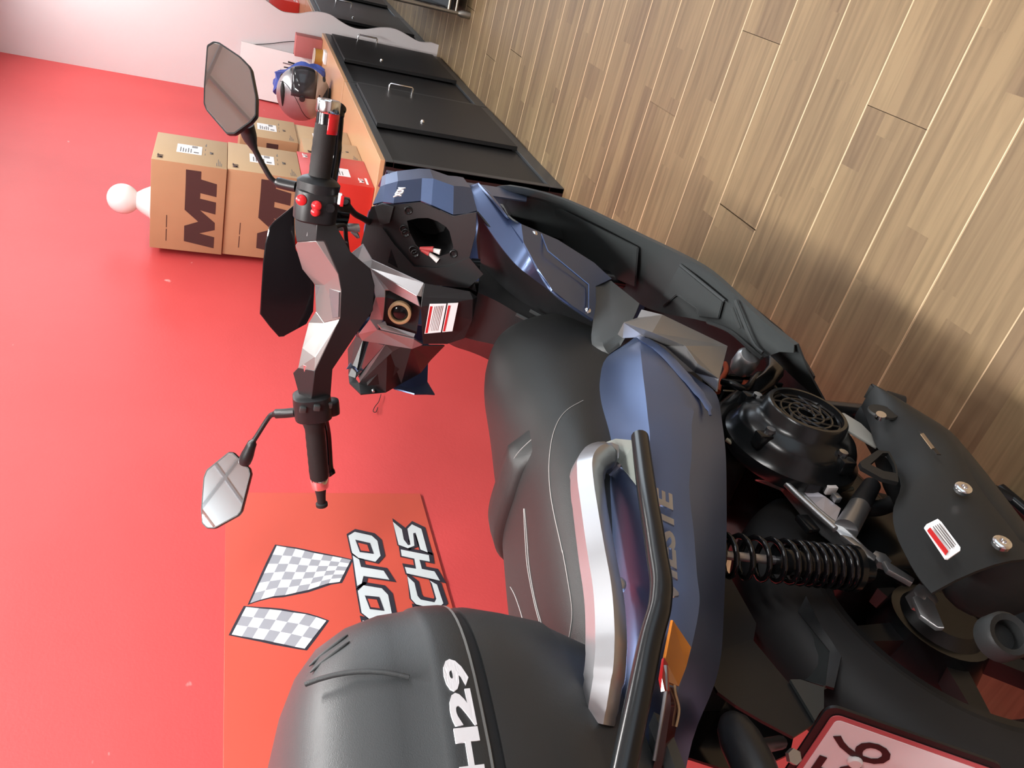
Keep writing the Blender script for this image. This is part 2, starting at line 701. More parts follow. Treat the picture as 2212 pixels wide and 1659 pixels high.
# ------------------------------------------------------------------ white partition with the wavy front edge
w = [(5.465,0.7675,1.083),(5.465,0.8083,0.9919),(5.465,0.8103,0.9328),(5.465,0.8017,0.8743),(5.465,0.7804,0.8168),(5.465,0.7682,0.758),(5.465,0.7707,0.697),(5.465,0.7946,0.6363),(5.465,0.8132,0.5757),(5.465,0.8182,0.5202),(5.465,0.8095,0.4663),(5.465,0.7829,0.383),(5.465,0.7714,0.3046),(5.465,0.7835,0.2376),(5.465,0.8146,0.1332),(5.465,0.8053,0.0474)]
pts = [(5.465, YW, 0.0), (5.465, YW, 2.75)]
pts += [(5.465, 0.70, 2.75), (5.465, 0.72, 2.2), (5.465, 0.77, 2.02), (5.465, 0.73, 1.84), (5.465, 0.78, 1.66), (5.465, 0.79, 1.56), (5.465, 0.735, 1.38), (5.465, 0.70, 1.26)]
pts += [tuple(p) for p in smooth_path(w, 4)]
pts += [(5.465, w[-1][1]+0.005, 0.0)]
tag(prism('partition_panel', pts, (0.022, 0, 0), M_white), 'tall white partition board with a wavy front edge at the end of the black cabinets', 'partition')

# ================================================================== black sliding-door cabinets with beech tops
YF = 0.868            # cabinet fronts


def cabinet(x, label):
    W, H, D = 1.215, 0.727, 0.462
    t = empty('sideboard_cabinet', (x, YF, 0), label, 'cabinet', 'black sliding-door cabinets along the wall')
    bm = bmesh.new()
    bm_box(bm, (0, 0.002, 0), (0.018, D, H), 0.001, 1)
    bm_box(bm, (W-0.018, 0.002, 0), (W, D, H), 0.001, 1)
    bm_box(bm, (0.018, D-0.01, 0), (W-0.018, D, H))
    bm_box(bm, (0.018, 0.03, 0.0), (W-0.018, D-0.01, 0.03))
    finish('carcass', bm, M_maroon, t, 40)
    box('recess', (0.018, 0.028, 0.03), (W-0.018, 0.034, H), M_rec, t)
    bm = bmesh.new()
    bm_box(bm, (0, 0, 0), (W, 0.022, 0.062), 0.0015, 1)
    bm_box(bm, (0, 0, H-0.032), (W, 0.022, H), 0.0015, 1)
    bm_box(bm, (0, 0.0005, 0.062), (0.030, 0.022, H-0.032))
    bm_box(bm, (W-0.034, 0.0005, 0.062), (W, 0.022, H-0.032))
    finish('front_frame', bm, M_blk2, t, 40)
    box('door', (0.031, 0.011, 0.063), (0.485, 0.027, H-0.033), M_blk, t, 0.0012, 1)
    d = box('door', (0.470, -0.016, 0.063), (1.155, 0.002, H-0.033), M_blk, t, 0.0012, 1)
    lathe('lock', [(0, 0.009), (0.004, 0.009), (0.006, 0.007), (0.012, 0.006), (0.014, 0.0)], (0.60, -0.0155, 0.475), (0, -1, 0), M_chrome, d, 14)
    hx = 1.118
    tube('handle', [(hx, -0.016, 0.428), (hx, -0.044, 0.428), (hx, -0.048, 0.433), (hx, -0.048, 0.537), (hx, -0.044, 0.542), (hx, -0.016, 0.542)], 0.0045, M_chrome, d, 8)
    box('worktop', (0.007, 0.0, H), (W-0.009, D+0.006, H+0.019), M_top, t, 0.0012, 1)
    return t


cabinet(2.937, 'black sliding-door cabinet nearest the scooter, carrying the stacked cartons')
cabinet(4.160, 'black sliding-door cabinet beside the white partition, carrying the silver helmet')
cabinet(5.490, 'black sliding-door cabinet just behind the wavy white partition, carrying a red box')
cabinet(6.712, 'farthest black sliding-door cabinet, last of the row behind the partition')
ZT = 0.746

# ================================================================== cartons
MT_OUT = [(2.935,1.002,1.407),(2.935,1.002,1.357),(2.935,1.031,1.357),(2.935,1.041,1.304),(2.935,1.089,1.303),(2.935,1.082,1.357),(2.935,1.103,1.357),(2.935,1.11,1.303),(2.935,1.156,1.303),(2.935,1.147,1.355),(2.935,1.189,1.303),(2.935,1.217,1.302),(2.935,1.237,1.354),(2.935,1.246,1.302),(2.935,1.293,1.302),(2.935,1.274,1.404),(2.935,1.214,1.405),(2.935,1.192,1.359),(2.935,1.152,1.406),(2.935,1.049,1.406)]
MTP = [((p[1]-0.985)/0.328, (p[2]-1.272)/0.246) for p in MT_OUT]
# lift the measured outline off the perspective: keep it inside the end face
MTP = [(min(0.93, max(0.0, u)), v) for u, v in MTP]


def carton(loc, w, d, h, label, rot=0.0, big=True, group='brown helmet cartons'):
    """w along the wall, d into the wall; front = -y face carries the label, end = -x face the big printed letters"""
    t = empty('cardboard_box', loc, label, 'box', group)
    t.rotation_euler.z = rot
    bm = bmesh.new()
    bm_box(bm, (0, 0, 0.001), (w, d, h), 0.0025, 2)
    bmesh.ops.recalc_face_normals(bm, faces=bm.faces)
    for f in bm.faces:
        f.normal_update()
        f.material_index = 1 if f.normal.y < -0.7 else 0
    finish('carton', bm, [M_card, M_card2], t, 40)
    # closed flaps: a proud strip of tape along the top
    box('tape', (0.01, d/2-0.025, h-0.0004), (w-0.01, d/2+0.025, h+0.0004), M_card2, t)
    # white address label and grey print on the front
    box('paper_label', (0.36*w, -0.0008, 0.36*h), (0.66*w, 0.0002, 0.70*h), M_paper, t)
    bm = bmesh.new()
    for k in range(5):
        bm_box(bm, (0.39*w, -0.0011, (0.64-0.035*k)*h), ((0.55-0.02*(k % 3))*w, -0.0007, (0.655-0.035*k)*h))
    for k in range(9):
        bm_box(bm, ((0.57+0.009*k)*w, -0.0011, 0.42*h), ((0.572+0.009*k+0.002*(k % 3))*w, -0.0007, 0.50*h))
    bm_box(bm, (0.40*w, -0.0011, 0.40*h), (0.44*w, -0.0007, 0.47*h))
    for k in range(3):
        bm_box(bm, ((0.38+0.16*k)*w, -0.0006, 0.31*h), ((0.44+0.16*k)*w, 0.0002, 0.318*h))
    bm_box(bm, (0.70*w, -0.0006, 0.30*h), (0.80*w, 0.0002, 0.308*h))
    for k in range(4):
        bm_box(bm, (0.06*w, -0.0006, (0.08+0.022*k)*h), ((0.16+0.20*((k*7) % 3)/3)*w, 0.0002, (0.088+0.022*k)*h))
    finish('small_print', bm, M_print, t)['kind'] = 'stuff'
    text_on('letters', 'MT', (0.07*w, -0.0003, 0.86*h), (1, 0, 0), (0, 0, 1), 0.13*w, 0.075*h, M_ink, t, offset=0.03)
    text_on('letters', 'MT', (0.44*w, -0.0003, 0.20*h), (1, 0, 0), (0, 0, 1), 0.08*w, 0.05*h, M_print, t, offset=0.02)
    if big:
        # the big letters run over the end face: from the far (wall) edge to the near edge
        bm = bmesh.new()
        bm_prism(bm, [(-0.0002, 0.004+u*d*0.985, v*h) for u, v in MTP], (-0.0007, 0, 0))
        finish('big_letters', bm, M_ink, t)
        bm = bmesh.new()
        bm_box(bm, (-0.0008, 0.60*d, 0.775*h), (0.0002, 0.74*d, 0.785*h))
        bm_box(bm, (-0.0008, 0.76*d, 0.775*h), (0.0002, 0.90*d, 0.785*h))
        finish('small_print', bm, M_ink, t)['kind'] = 'stuff'
    return t


def red_carton(loc, w, d, h, label, rot=0.0):
    t = empty('red_box', loc, label, 'box', 'red cartons')
    t.rotation_euler.z = rot
    box('carton', (0, 0, 0.001), (w, d, h), M_redbox, t, 0.002)
    box('paper_label', (0.27*w, -0.0008, 0.30*h), (0.56*w, 0.0002, 0.66*h), M_paper, t)
    bm = bmesh.new()
    for k in range(6):
        bm_box(bm, (0.30*w, -0.0011, (0.60-0.04*k)*h), ((0.50-0.03*(k % 3))*w, -0.0007, (0.612-0.04*k)*h))
    finish('small_print', bm, M_print, t)['kind'] = 'stuff'
    for px, pz in ((0.09, 0.80), (0.09, 0.07)):
        box('logo_bar', (px*w, -0.0008, pz*h), ((px+0.22)*w, 0.0002, (pz+0.03)*h), M_paper, t)
    text_on('letters', 'MT', (0.78*w, -0.0003, 0.86*h), (1, 0, 0), (0, 0, 1), 0.15*w, 0.07*h, M_paper, t, offset=0.03)
    text_on('letters', 'MT', (0.12*w, -0.0003, 0.13*h), (1, 0, 0), (0, 0, 1), 0.16*w, 0.07*h, M_paper, t, offset=0.03)
    return t


red_carton((2.962, 0.985, ZT), 0.315, 0.330, 0.268, 'red carton with a white label at the bottom of the front stack')
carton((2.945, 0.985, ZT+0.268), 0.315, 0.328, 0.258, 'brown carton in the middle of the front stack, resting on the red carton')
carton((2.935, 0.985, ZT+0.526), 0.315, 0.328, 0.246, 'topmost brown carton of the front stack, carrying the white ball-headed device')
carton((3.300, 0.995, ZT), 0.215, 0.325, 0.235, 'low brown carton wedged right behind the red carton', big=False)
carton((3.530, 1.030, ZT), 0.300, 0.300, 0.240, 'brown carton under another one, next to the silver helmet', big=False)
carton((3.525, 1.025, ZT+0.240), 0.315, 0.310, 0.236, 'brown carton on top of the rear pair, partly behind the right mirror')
red_carton((7.22, 0.985, ZT), 0.38, 0.30, 0.215, 'red box on the cabinet behind the white partition')

# white ball-headed device on the topmost carton
zt = ZT+0.526+0.246
dv = empty('ball_camera', (3.06, 1.19, zt), 'small white ball-headed device with a flared base on the topmost carton', 'device')
lathe('base', [(0, 0), (0, 0.061), (0.004, 0.062), (0.007, 0.057), (0.03, 0.045), (0.052, 0.030), (0.058, 0.0)], (0, 0, 0.0015), (0, 0, 1), mat('white_gloss_plastic', (0.84, 0.82, 0.82), 0.25), dv, 32, 60)
M_gloss = bpy.data.materials['white_gloss_plastic']
bm = bmesh.new()
bmesh.ops.create_uvsphere(bm, u_segments=28, v_segments=18, radius=0.054, matrix=Matrix.Translation((0, 0, 0.098)))
finish('ball', bm, M_gloss, dv, 80)
ring = [Vector((0.052*math.cos(a)*0.62+0.026, -0.040, 0.098+0.048*math.sin(a))) for a in [k*PI/12-1.2 for k in range(10)]]
tube('slot', [Vector((0, 0, 0.098))+(p-Vector((0, 0, 0.098))).normalized()*0.0535 for p in ring], 0.0022, M_rec, dv, 6)

# ================================================================== silver helmet
M_helm = mat('helmet_silver', (0.42, 0.42, 0.44), 0.32, metal=0.75)
M_visor = mat('smoked_visor', (0.03, 0.03, 0.035), 0.06, spec=0.6)
M_rub = mat('black_rubber', (0.012, 0.012, 0.013), 0.6)


def helmet(loc, yaw):
    t = empty('motorcycle_helmet', loc, 'silver full-face helmet with a clear dark visor on the beech top', 'helmet')
    t.rotation_euler.z = yaw

    def shell(th, ph, r=1.0):
        # th: azimuth (0 = face), ph: elevation
        x = 0.145*math.cos(ph)*math.cos(th)
        y = 0.122*math.cos(ph)*math.sin(th)
        z = 0.128*math.sin(ph)
        if ph < 0:
            z = 0.150*math.sin(ph)
            k = 1.0-0.16*(math.sin(-ph))**2
            x, y = x*k, y*k
            if math.cos(th) > 0:
                x += 0.020*math.sin(-ph)*math.cos(th)
        return Vector((x*r, y*r, 0.152+z*r))
    NT, ph0 = 44, -1.32
    rows = [[shell(2*PI*k/NT, ph0+(PI/2-0.02-ph0)*j/22) for k in range(NT)] for j in range(23)]
    bm = bmesh.new()
    V = [[bm.verts.new(p) for p in r] for r in rows]
    for j in range(22):
        for k in range(NT):
            th = 2*PI*(k+.5)/NT
            th = th-2*PI if th > PI else th
            ph = ph0+(PI/2-0.02-ph0)*(j+.5)/22
            if abs(th) < 1.12 and -0.42 < ph < 0.50-0.25*abs(th):
                continue
            bm.faces.new((V[j][k], V[j][(k+1) % NT], V[j+1][(k+1) % NT], V[j+1][k]))
    bm.faces.new(V[-1])
    o = finish('shell', bm, M_helm, t, 60)
    md = o.modifiers.new('wall', 'SOLIDIFY')
    md.thickness = 0.006
    md.offset = -1
    # visor: a slightly larger curved pane
    rv = [[shell(a, p, 1.012) for a in [(-1.30+2.60*k/20) for k in range(21)]] for p in [(-0.46+0.95*j/8) for j in range(9)]]
    bm = bmesh.new()
    bm_grid(bm, rv)
    o = finish('visor', bm, M_visor, t, 60)
    o.modifiers.new('wall', 'SOLIDIFY').thickness = 0.003
    # neck roll, chin vent, crown vent, pivots
    rr = [shell(2*PI*k/32, -1.28, 1.0) for k in range(32)]
    tube('neck_trim', [(p.x, p.y, p.z-0.003) for p in rr], 0.0055, M_rub, t, 8, closed=True)
    for s in (1, -1):
        p = shell(s*1.34, 0.02, 1.01)
        lathe('visor_pivot', [(0, 0.016), (0.004, 0.015), (0.006, 0.0)], p, (p.x*0.4, p.y, 0), M_visor, t, 18)
        a = [shell(s*(0.55+0.22*k), 0.95-0.02*k, 1.004) for k in range(8)]
        tube('crown_vent', a, [0.003, 0.008, 0.012, 0.013, 0.012, 0.009, 0.006, 0.002], M_rub, t, 8)
        bm = bmesh.new()
        for k in range(4):
            p = shell(s*(1.15+0.16*k), -0.62-0.03*k, 1.0)
            bmesh.ops.create_uvsphere(bm, u_segments=8, v_segments=6, radius=0.005, matrix=Matrix.Translation(p))
        finish('vent_hole', bm, M_rec, t)
        tube('trim_line', [shell(s*(0.4+0.2*k), 1.10-0.17*k if k < 6 else 0.1-0.12*(k-6), 1.002) for k in range(11)], 0.0018, M_rub, t, 6)
    a = [shell(-0.3+0.6*k/8, -0.80, 1.006) for k in range(9)]
    tube('chin_vent', a, [0.003, 0.007, 0.008, 0.008, 0.008, 0.008, 0.008, 0.007, 0.003], M_rub, t, 8)
    lathe('liner', [(0, 0.0), (0.0, 0.085), (0.10, 0.105), (0.16, 0.098), (0.20, 0.06), (0.21, 0.0)], (-0.01, 0, 0.02), (0, 0, 1), M_rec, t, 24)
    return t


helmet((4.62, 1.075, ZT+0.001), math.radians(-104))

# ================================================================== clutter behind the helmet
M_sheet = mat('white_gloss_sheet', (0.80, 0.78, 0.78), 0.18)
bm = bmesh.new()
bm_prism(bm, [(0.000, 0, 0), (-0.03, 0.30, 0), (0.075, 0.31, 0.455), (0.10, 0.0, 0.455)], (0.006, 0, 0))
o = finish('leaning_board', bm, M_sheet, None, None, (5.350, 1.025, ZT+0.001))
tag(o, 'white glossy board leaning against the partition behind the helmet', 'board')
o = box('pale_red_carton', (0, 0, 0.001), (0.10, 0.12, 0.155), M_redbox2, None, 0.003, loc=(5.275, 0.895, ZT))
tag(o, 'pale red carton standing beside the white board behind the helmet', 'box')

M_blue = mat('blue_cloth', (0.06, 0.11, 0.44), 0.55, vary=0.25, vscale=14)
bm = bmesh.new()
NN, LL = 20, 13
for j in range(LL):
    pass
rows_ = []
for j in range(LL):
    f = j/(LL-1)
    z = 0.002+0.265*f
    r0 = 0.052+0.030*math.sin(PI*min(1, f*1.15))*(1-0.3*f)
    row = []
    for k in range(NN):
        a = 2*PI*k/NN
        fold = 1+0.13*math.sin(5*a+2.2*f*3)+0.08*math.sin(9*a-4*f)+0.05*math.sin(14*a+9*f)
        row.append(Vector((math.cos(a)*r0*fold, math.sin(a)*r0*1.25*fold+0.05*f, z+0.012*math.sin(3*a+1)*f)))
    rows_.append(row+[row[0]])
bm_grid(bm, rows_)
bm.faces.new([bm.verts.new(p) for p in rows_[-1][:-1]])
bm.faces.new([bm.verts.new(p) for p in rows_[0][:-1]])
bmesh.ops.remove_doubles(bm, verts=bm.verts, dist=1e-4)
o = finish('cloth_bag', bm, M_blue, None, 70, (4.98, 1.07, ZT))
tag(o, 'crumpled blue cloth bag standing behind the silver helmet', 'bag')

M_amber_box = mat('ochre_tape', (0.45, 0.24, 0.05), 0.45)
t = empty('tape_roll', (5.215, 0.985, ZT), 'roll of ochre tape with a white rim behind the blue bag', 'tape')
lathe('tape', [(0, 0.030), (0, 0.048), (0.045, 0.048), (0.045, 0.030), (0, 0.030)], (0, 0, 0.001), (0, 0, 1), M_amber_box, t, 28)
lathe('rim', [(0.045, 0.044), (0.045, 0.0495), (0.050, 0.0495), (0.050, 0.044), (0.045, 0.044)], (0, 0, 0.001), (0, 0, 1), M_gloss, t, 28)
t = empty('tool_pot', (5.240, 1.075, ZT), 'dark pot of pens and small tools standing behind the blue bag', 'pot')
lathe('pot', [(0, 0), (0, 0.030), (0.13, 0.034), (0.13, 0.031), (0.01, 0.027), (0.01, 0.0)], (0, 0, 0.001), (0, 0, 1), M_rub, t, 20)
for k, (dx, dy, ln, rr, mm) in enumerate(((0.010, 0.006, 0.21, 0.004, M_rub), (-0.012, 0.010, 0.235, 0.005, M_gloss), (0.004, -0.014, 0.19, 0.005, M_rub), (-0.006, -0.010, 0.22, 0.0035, M_steel))):
    tube('pen', [(dx*0.5, dy*0.5, 0.02), (dx*1.8, dy*1.8, ln)], rr, mm, t, 8)
o = tube('thin_cable', [(5.458,1.034,1.148),(5.458,1.017,1.076),(5.458,0.9964,1.004),(5.458,0.9775,0.9462),(5.458,0.9636,0.8876),(5.458,0.962,0.8423),(5.458,0.9704,0.8171),(5.458,0.986,0.813),(5.458,1.008,0.8297),(5.458,1.026,0.8621),(5.458,1.036,0.8952)], 0.0022, M_rub, None, 6, n=5)
tag(o, 'thin dark cable looping over the white partition behind the helmet', 'cable')
o = box('note_pad', (0, 0, 0.0005), (0.10, 0.065, 0.014), M_paper, None, 0.001, 1, (4.965, 0.905, ZT))
tag(o, 'small white note pad lying on the beech top by the partition', 'note pad')

M_stand = mat('stand_metal', (0.34, 0.32, 0.28), 0.35, metal=0.9)
# chrome-framed display stand in the aisle
t = empty('display_stand', (4.86, 0.532, 0), 'metal-framed glass display stand on the floor in front of the partition', 'stand')
t.rotation_euler.z = math.radians(4)
for x in (0.0, 1.5):
    for y in (0.0, -0.5):
        tube('upright', [(x, y, 0.07), (x, y, 1.25)], 0.011, M_stand, t, 10)
for z in (0.085, 0.128, 1.24):
    for a, b in (((0, 0), (1.5, 0)), ((1.5, 0), (1.5, -0.5)), ((1.5, -0.5), (0, -0.5)), ((0, -0.5), (0, 0))):
        tube('rail', [(a[0], a[1], z), (b[0], b[1], z)], 0.008, M_stand, t, 8)
for x in (0.0, 1.5):
    for y in (0.0, -0.5):
        lathe('foot', [(0, 0), (0, 0.020), (0.05, 0.020), (0.07, 0.012), (0.075, 0.0)], (x, y, 0.001), (0, 0, 1), M_stand, t, 16)
box('bottom_shelf', (0.012, -0.488, 0.10), (1.488, -0.012, 0.118), M_rec, t)
for k in range(3):
    box('back_panel', (0.03+0.49*k, -0.02, 0.14), (0.49+0.49*k, -0.012, 1.22), M_blk, t)
o = box('ochre_box', (0, 0, 0), (0.25, 0.18, 0.20), mat('ochre_card', (0.42, 0.30, 0.08), 0.6), None, 0.003, loc=(5.05, 0.20, 0.121))
tag(o, 'ochre box on the bottom shelf of the display stand', 'box')

# ================================================================== shop sign on the red wall
M_sign = mat('sign_red', (0.58, 0.090, 0.060), 0.30, vary=0.05, vscale=2)
M_dk = mat('sign_outline', (0.030, 0.028, 0.040), 0.4)
M_let = mat('sign_letter_white', (0.62, 0.68, 0.70), 0.35)
M_sqw = mat('flag_white', (0.72, 0.76, 0.80), 0.35)
M_sqg = mat('flag_grey', (0.34, 0.35, 0.39), 0.35)
YS = YW-0.004
sg = empty('shop_sign', (1.22, YW-0.001, 0.99), 'large flat red shop sign with a chequered flag and block letters on the wall', 'sign')


def sl(p):
    return (p[0]-1.22, -0.004-0.0012, p[2]-0.99)


c = [(1.601,1.336,1.248),(0.8803,1.336,1.248),(1.595,1.336,0.7612),(1.159,1.336,0.7661)]
sx1 = (c[0][0]+c[2][0])/2
sz1, sz0 = c[0][2], (c[2][2]+c[3][2])/2
box('board', (c[1][0]-0.10-1.22, -0.004, sz0-0.99), (sx1-1.22, 0.0, sz1-0.99), M_sign, sg, 0.0008, 1)
# chequered flag: two wings, printed squares in rows that follow the waving cloth


def flag(top, bot, rowsn, name):
    bmw, bmg, bmo = bmesh.new(), bmesh.new(), bmesh.new()
    n = len(top)-1
    G = []
    for j in range(rowsn+1):
        f = j/rowsn
        G.append([Vector(a).lerp(Vector(b), f) for a, b in zip(top, bot)])
    for j in range(rowsn):
        for i in range(n):
            q = [sl(G[j][i]), sl(G[j][i+1]), sl(G[j+1][i+1]), sl(G[j+1][i])]
            bm_prism(bmw if (i+j) % 2 == 0 else bmg, q, (0, 0.0008, 0))
    edge = [sl(p) for p in list(G[0])+[r[-1] for r in G[1:]]+list(reversed(G[-1]))[1:]+[r[0] for r in reversed(G[1:-1])]]
    cc = sum((Vector(p) for p in edge), Vector())/len(edge)
    bm_prism(bmo, [tuple(Vector(p)+(Vector(p)-cc).normalized()*0.006+Vector((0, 0.0009, 0))) for p in edge], (0, 0.0003, 0))
    finish('flag_white_squares', bmw, M_sqw, sg)
    finish('flag_grey_squares', bmg, M_sqg, sg)
    finish('flag_outline', bmo, M_dk, sg)


topw = [(1.409,1.335,1.137),(1.403,1.335,1.116),(1.398,1.335,1.096),(1.391,1.335,1.076),(1.383,1.335,1.055),(1.377,1.335,1.035),(1.371,1.335,1.014),(1.365,1.335,0.9944),(1.358,1.335,0.9741)]
botw = [(1.239,1.335,1.198),(1.248,1.335,1.176),(1.256,1.335,1.15),(1.258,1.335,1.126),(1.264,1.335,1.103),(1.27,1.335,1.078),(1.28,1.335,1.053),(1.288,1.335,1.031),(1.291,1.335,1.007)]
flag(topw, botw, 6, 'a')
topw = [(1.229,1.335,1.206),(1.224,1.335,1.181),(1.22,1.335,1.159),(1.215,1.335,1.135),(1.208,1.335,1.111),(1.202,1.335,1.087),(1.193,1.335,1.066),(1.182,1.335,1.046)]
botw = [(1.159,1.335,1.234),(1.153,1.335,1.215),(1.147,1.335,1.195),(1.141,1.335,1.174),(1.134,1.335,1.155),(1.127,1.335,1.135),(1.119,1.335,1.114),(1.113,1.335,1.095),(1.108,1.335,1.074)][:8]
flag(topw, botw, 3, 'b')


def letter(polys, name='letter'):
    for poly, mm, d in polys:
        bm = bmesh.new()
        bm_prism(bm, [(p[0]-1.22, -0.0052-d, p[2]-0.99) for p in poly], (0, 0.0008, 0))
        finish(name, bm, mm, sg)


def outlined(pts, hole=None, grow=0.0075):
    """white block letter on a dark outline; a hole is filled with a dark edge and the sign's red"""
    cc = sum((Vector(p) for p in pts), Vector())/len(pts)
    big = []
    n = len(pts)
    P = [Vector(p) for p in pts]
    area2 = sum(P[i].x*P[(i+1) % n].z-P[(i+1) % n].x*P[i].z for i in range(n))
    sg_ = 1 if area2 > 0 else -1
    for i in range(n):
        a, b, c_ = P[i-1], P[i], P[(i+1) % n]
        e1, e2 = (b-a).normalized(), (c_-b).normalized()
        n1, n2 = Vector((e1.z, 0, -e1.x))*sg_, Vector((e2.z, 0, -e2.x))*sg_
        m_ = (n1+n2)
        k = max(0.35, (1+n1.dot(n2)))
        big.append(tuple(b+m_/k*grow))
    letter([([(p[0]+0.003, p[1], p[2]-0.004) for p in big], M_dk, 0.0), (pts, M_let, 0.0009)])
    if hole:
        letter([(hole, M_dk, 0.0018)])
        H = [Vector(p) for p in hole]
        hc = sum(H, Vector())/len(H)
        letter([([tuple(hc+(p-hc)*0.62+Vector((-0.002, 0, 0.002))) for p in H], M_sign, 0.0027)])


# upper row: M O T O
outlined([(1.438,1.335,0.9708),(1.451,1.335,0.9543),(1.437,1.335,0.9151),(1.419,1.335,0.9039),(1.368,1.335,0.9038),(1.35,1.335,0.9183),(1.364,1.335,0.956),(1.381,1.335,0.9686)], [(1.423,1.335,0.9562),(1.411,1.335,0.9232),(1.375,1.335,0.9192),(1.382,1.335,0.9508)])
outlined([(1.371,1.335,0.9683),(1.358,1.335,0.9553),(1.334,1.335,0.954),(1.32,1.335,0.9037),(1.292,1.335,0.8949),(1.306,1.335,0.9519),(1.283,1.335,0.959),(1.276,1.335,0.9698)])
outlined([(1.261,1.335,0.9702),(1.277,1.335,0.9556),(1.266,1.335,0.9161),(1.246,1.335,0.9049),(1.188,1.335,0.9051),(1.17,1.335,0.9195),(1.181,1.335,0.9559),(1.199,1.335,0.9697)], [(1.246,1.335,0.9569),(1.24,1.335,0.9256),(1.2,1.335,0.9205),(1.207,1.335,0.951)])
# M, mostly hidden behind the top case
outlined([(1.177,1.335,0.9705),(1.153,1.335,0.9064),(1.133,1.335,0.9064),(1.145,1.335,0.9502),(1.101,1.335,0.9248),(1.084,1.335,0.9536),(1.065,1.335,0.9071),(1.043,1.335,0.907),(1.07,1.335,0.9685),(1.085,1.335,0.9676),(1.106,1.335,0.9374),(1.146,1.335,0.9686)])
# lower row: F U C H S
outlined([(1.486,1.335,0.855),(1.458,1.335,0.8374),(1.422,1.335,0.8388),(1.402,1.335,0.8314),(1.404,1.335,0.8249),(1.46,1.335,0.8228),(1.476,1.335,0.8088),(1.459,1.335,0.7877),(1.377,1.335,0.7879),(1.387,1.335,0.8033),(1.446,1.335,0.8046),(1.444,1.335,0.8114),(1.4,1.335,0.8163),(1.392,1.335,0.8333),(1.405,1.335,0.8541)])
outlined([(1.388,1.335,0.8518),(1.367,1.335,0.7869),(1.346,1.335,0.7889),(1.353,1.335,0.8128),(1.322,1.335,0.8126),(1.313,1.335,0.784),(1.284,1.335,0.7772),(1.31,1.335,0.8509),(1.33,1.335,0.8518),(1.323,1.335,0.8261),(1.357,1.335,0.8242),(1.367,1.335,0.853)])
outlined([(1.3,1.335,0.8512),(1.279,1.335,0.8386),(1.239,1.335,0.8387),(1.228,1.335,0.8337),(1.218,1.335,0.8035),(1.229,1.335,0.7969),(1.276,1.335,0.7977),(1.284,1.335,0.8006),(1.271,1.335,0.7866),(1.214,1.335,0.784),(1.198,1.335,0.8019),(1.215,1.335,0.8461),(1.232,1.335,0.8544)])


def block(corners, outline):
    et, eb, sb, st = [Vector(c_) for c_ in corners]
    return [tuple((sb*(1-u)+eb*u)*(1-v)+(st*(1-u)+et*u)*v) for u, v in outline]


outlined(block([(1.205,1.335,0.8523),(1.185,1.335,0.796),(1.113,1.335,0.7933),(1.133,1.335,0.8532)], [(0, 1), (0, 0.15), (0.12, 0), (0.88, 0), (1, 0.15), (1, 1), (0.76, 1), (0.76, 0.24), (0.24, 0.24), (0.24, 1)]))
outlined(block([(1.112,1.335,0.8516),(1.093,1.335,0.8004),(1.023,1.335,0.793),(1.044,1.335,0.8502)], [(0, 0), (0, 1), (1, 1), (1, 0.78), (0.26, 0.78), (0.26, 0.58), (0.85, 0.58), (0.85, 0.36), (0.26, 0.36), (0.26, 0)]))
# the hook-shaped wire end stuck to the wall below the glove box
o = tube('wall_hook', [(2.065,1.332,0.7995),(2.023,1.332,0.8128),(1.996,1.332,0.8279),(1.971,1.332,0.837),(1.967,1.332,0.8293),(1.992,1.332,0.8201)], 0.0012, M_rub, None, 6, n=4)
tag(o, 'small dark wire hook on the red wall beneath the left glove box', 'hook')

# ================================================================== the scooter
# local axes: x forward (parallel to the wall), y to the left, z up; origin on the floor under the rear axle
M_navy = mat('matt_blue_paint', (0.130, 0.178, 0.315), 0.35, metal=0.92, vary=0.03)
M_pl = mat('black_plastic', (0.010, 0.0105, 0.0115), 0.40, grain=0.10, gscale=900)
M_plg = mat('dark_grey_plastic', (0.040, 0.045, 0.046), 0.36, grain=0.12, gscale=900)
M_pld = mat('matt_black_plastic', (0.010, 0.010, 0.011), 0.5)
M_gls = mat('gloss_black', (0.006, 0.006, 0.007), 0.08)
M_sil = mat('silver_paint', (0.42, 0.42, 0.44), 0.30, metal=0.80)
M_sil2 = mat('warm_silver_paint', (0.30, 0.295, 0.29), 0.34, metal=0.75)
M_seat = mat('seat_vinyl', (0.013, 0.0145, 0.0145), 0.44, grain=0.35, gscale=1400)
M_seat2 = mat('seat_vinyl_side', (0.022, 0.024, 0.025), 0.45, grain=0.35, gscale=1400)
M_thr = mat('pale_thread', (0.36, 0.35, 0.34), 0.7)
M_tyre = mat('tyre_rubber', (0.014, 0.014, 0.015), 0.65)
M_alu = mat('cast_aluminium', (0.50, 0.51, 0.52), 0.36, metal=0.9, vary=0.06, vscale=30)
M_eng = mat('engine_black', (0.008, 0.009, 0.010), 0.22)
M_heat = mat('exhaust_grey', (0.018, 0.0195, 0.020), 0.5, spec=0.28, grain=0.15, gscale=1200)
M_mir = mat('mirror_glass', (0.92, 0.93, 0.94), 0.015, metal=1.0)
M_amb = mat('amber_lens', (0.42, 0.14, 0.02), 0.12, coat=0.5)
M_redl = mat('red_lens', (0.30, 0.010, 0.012), 0.08, coat=0.6)
M_drkl = mat('dark_red_lens', (0.06, 0.018, 0.016), 0.06, coat=0.6)
M_grip = mat('grip_rubber', (0.008, 0.006, 0.006), 0.7, grain=0.3, gscale=900)
M_redsw = mat('red_switch', (0.60, 0.02, 0.025), 0.3)
M_gold = mat('tan_ring', (0.42, 0.27, 0.14), 0.4)
M_wire = mat('white_connector', (0.75, 0.72, 0.70), 0.5)
M_wirer = mat('red_wire', (0.45, 0.05, 0.05), 0.5)
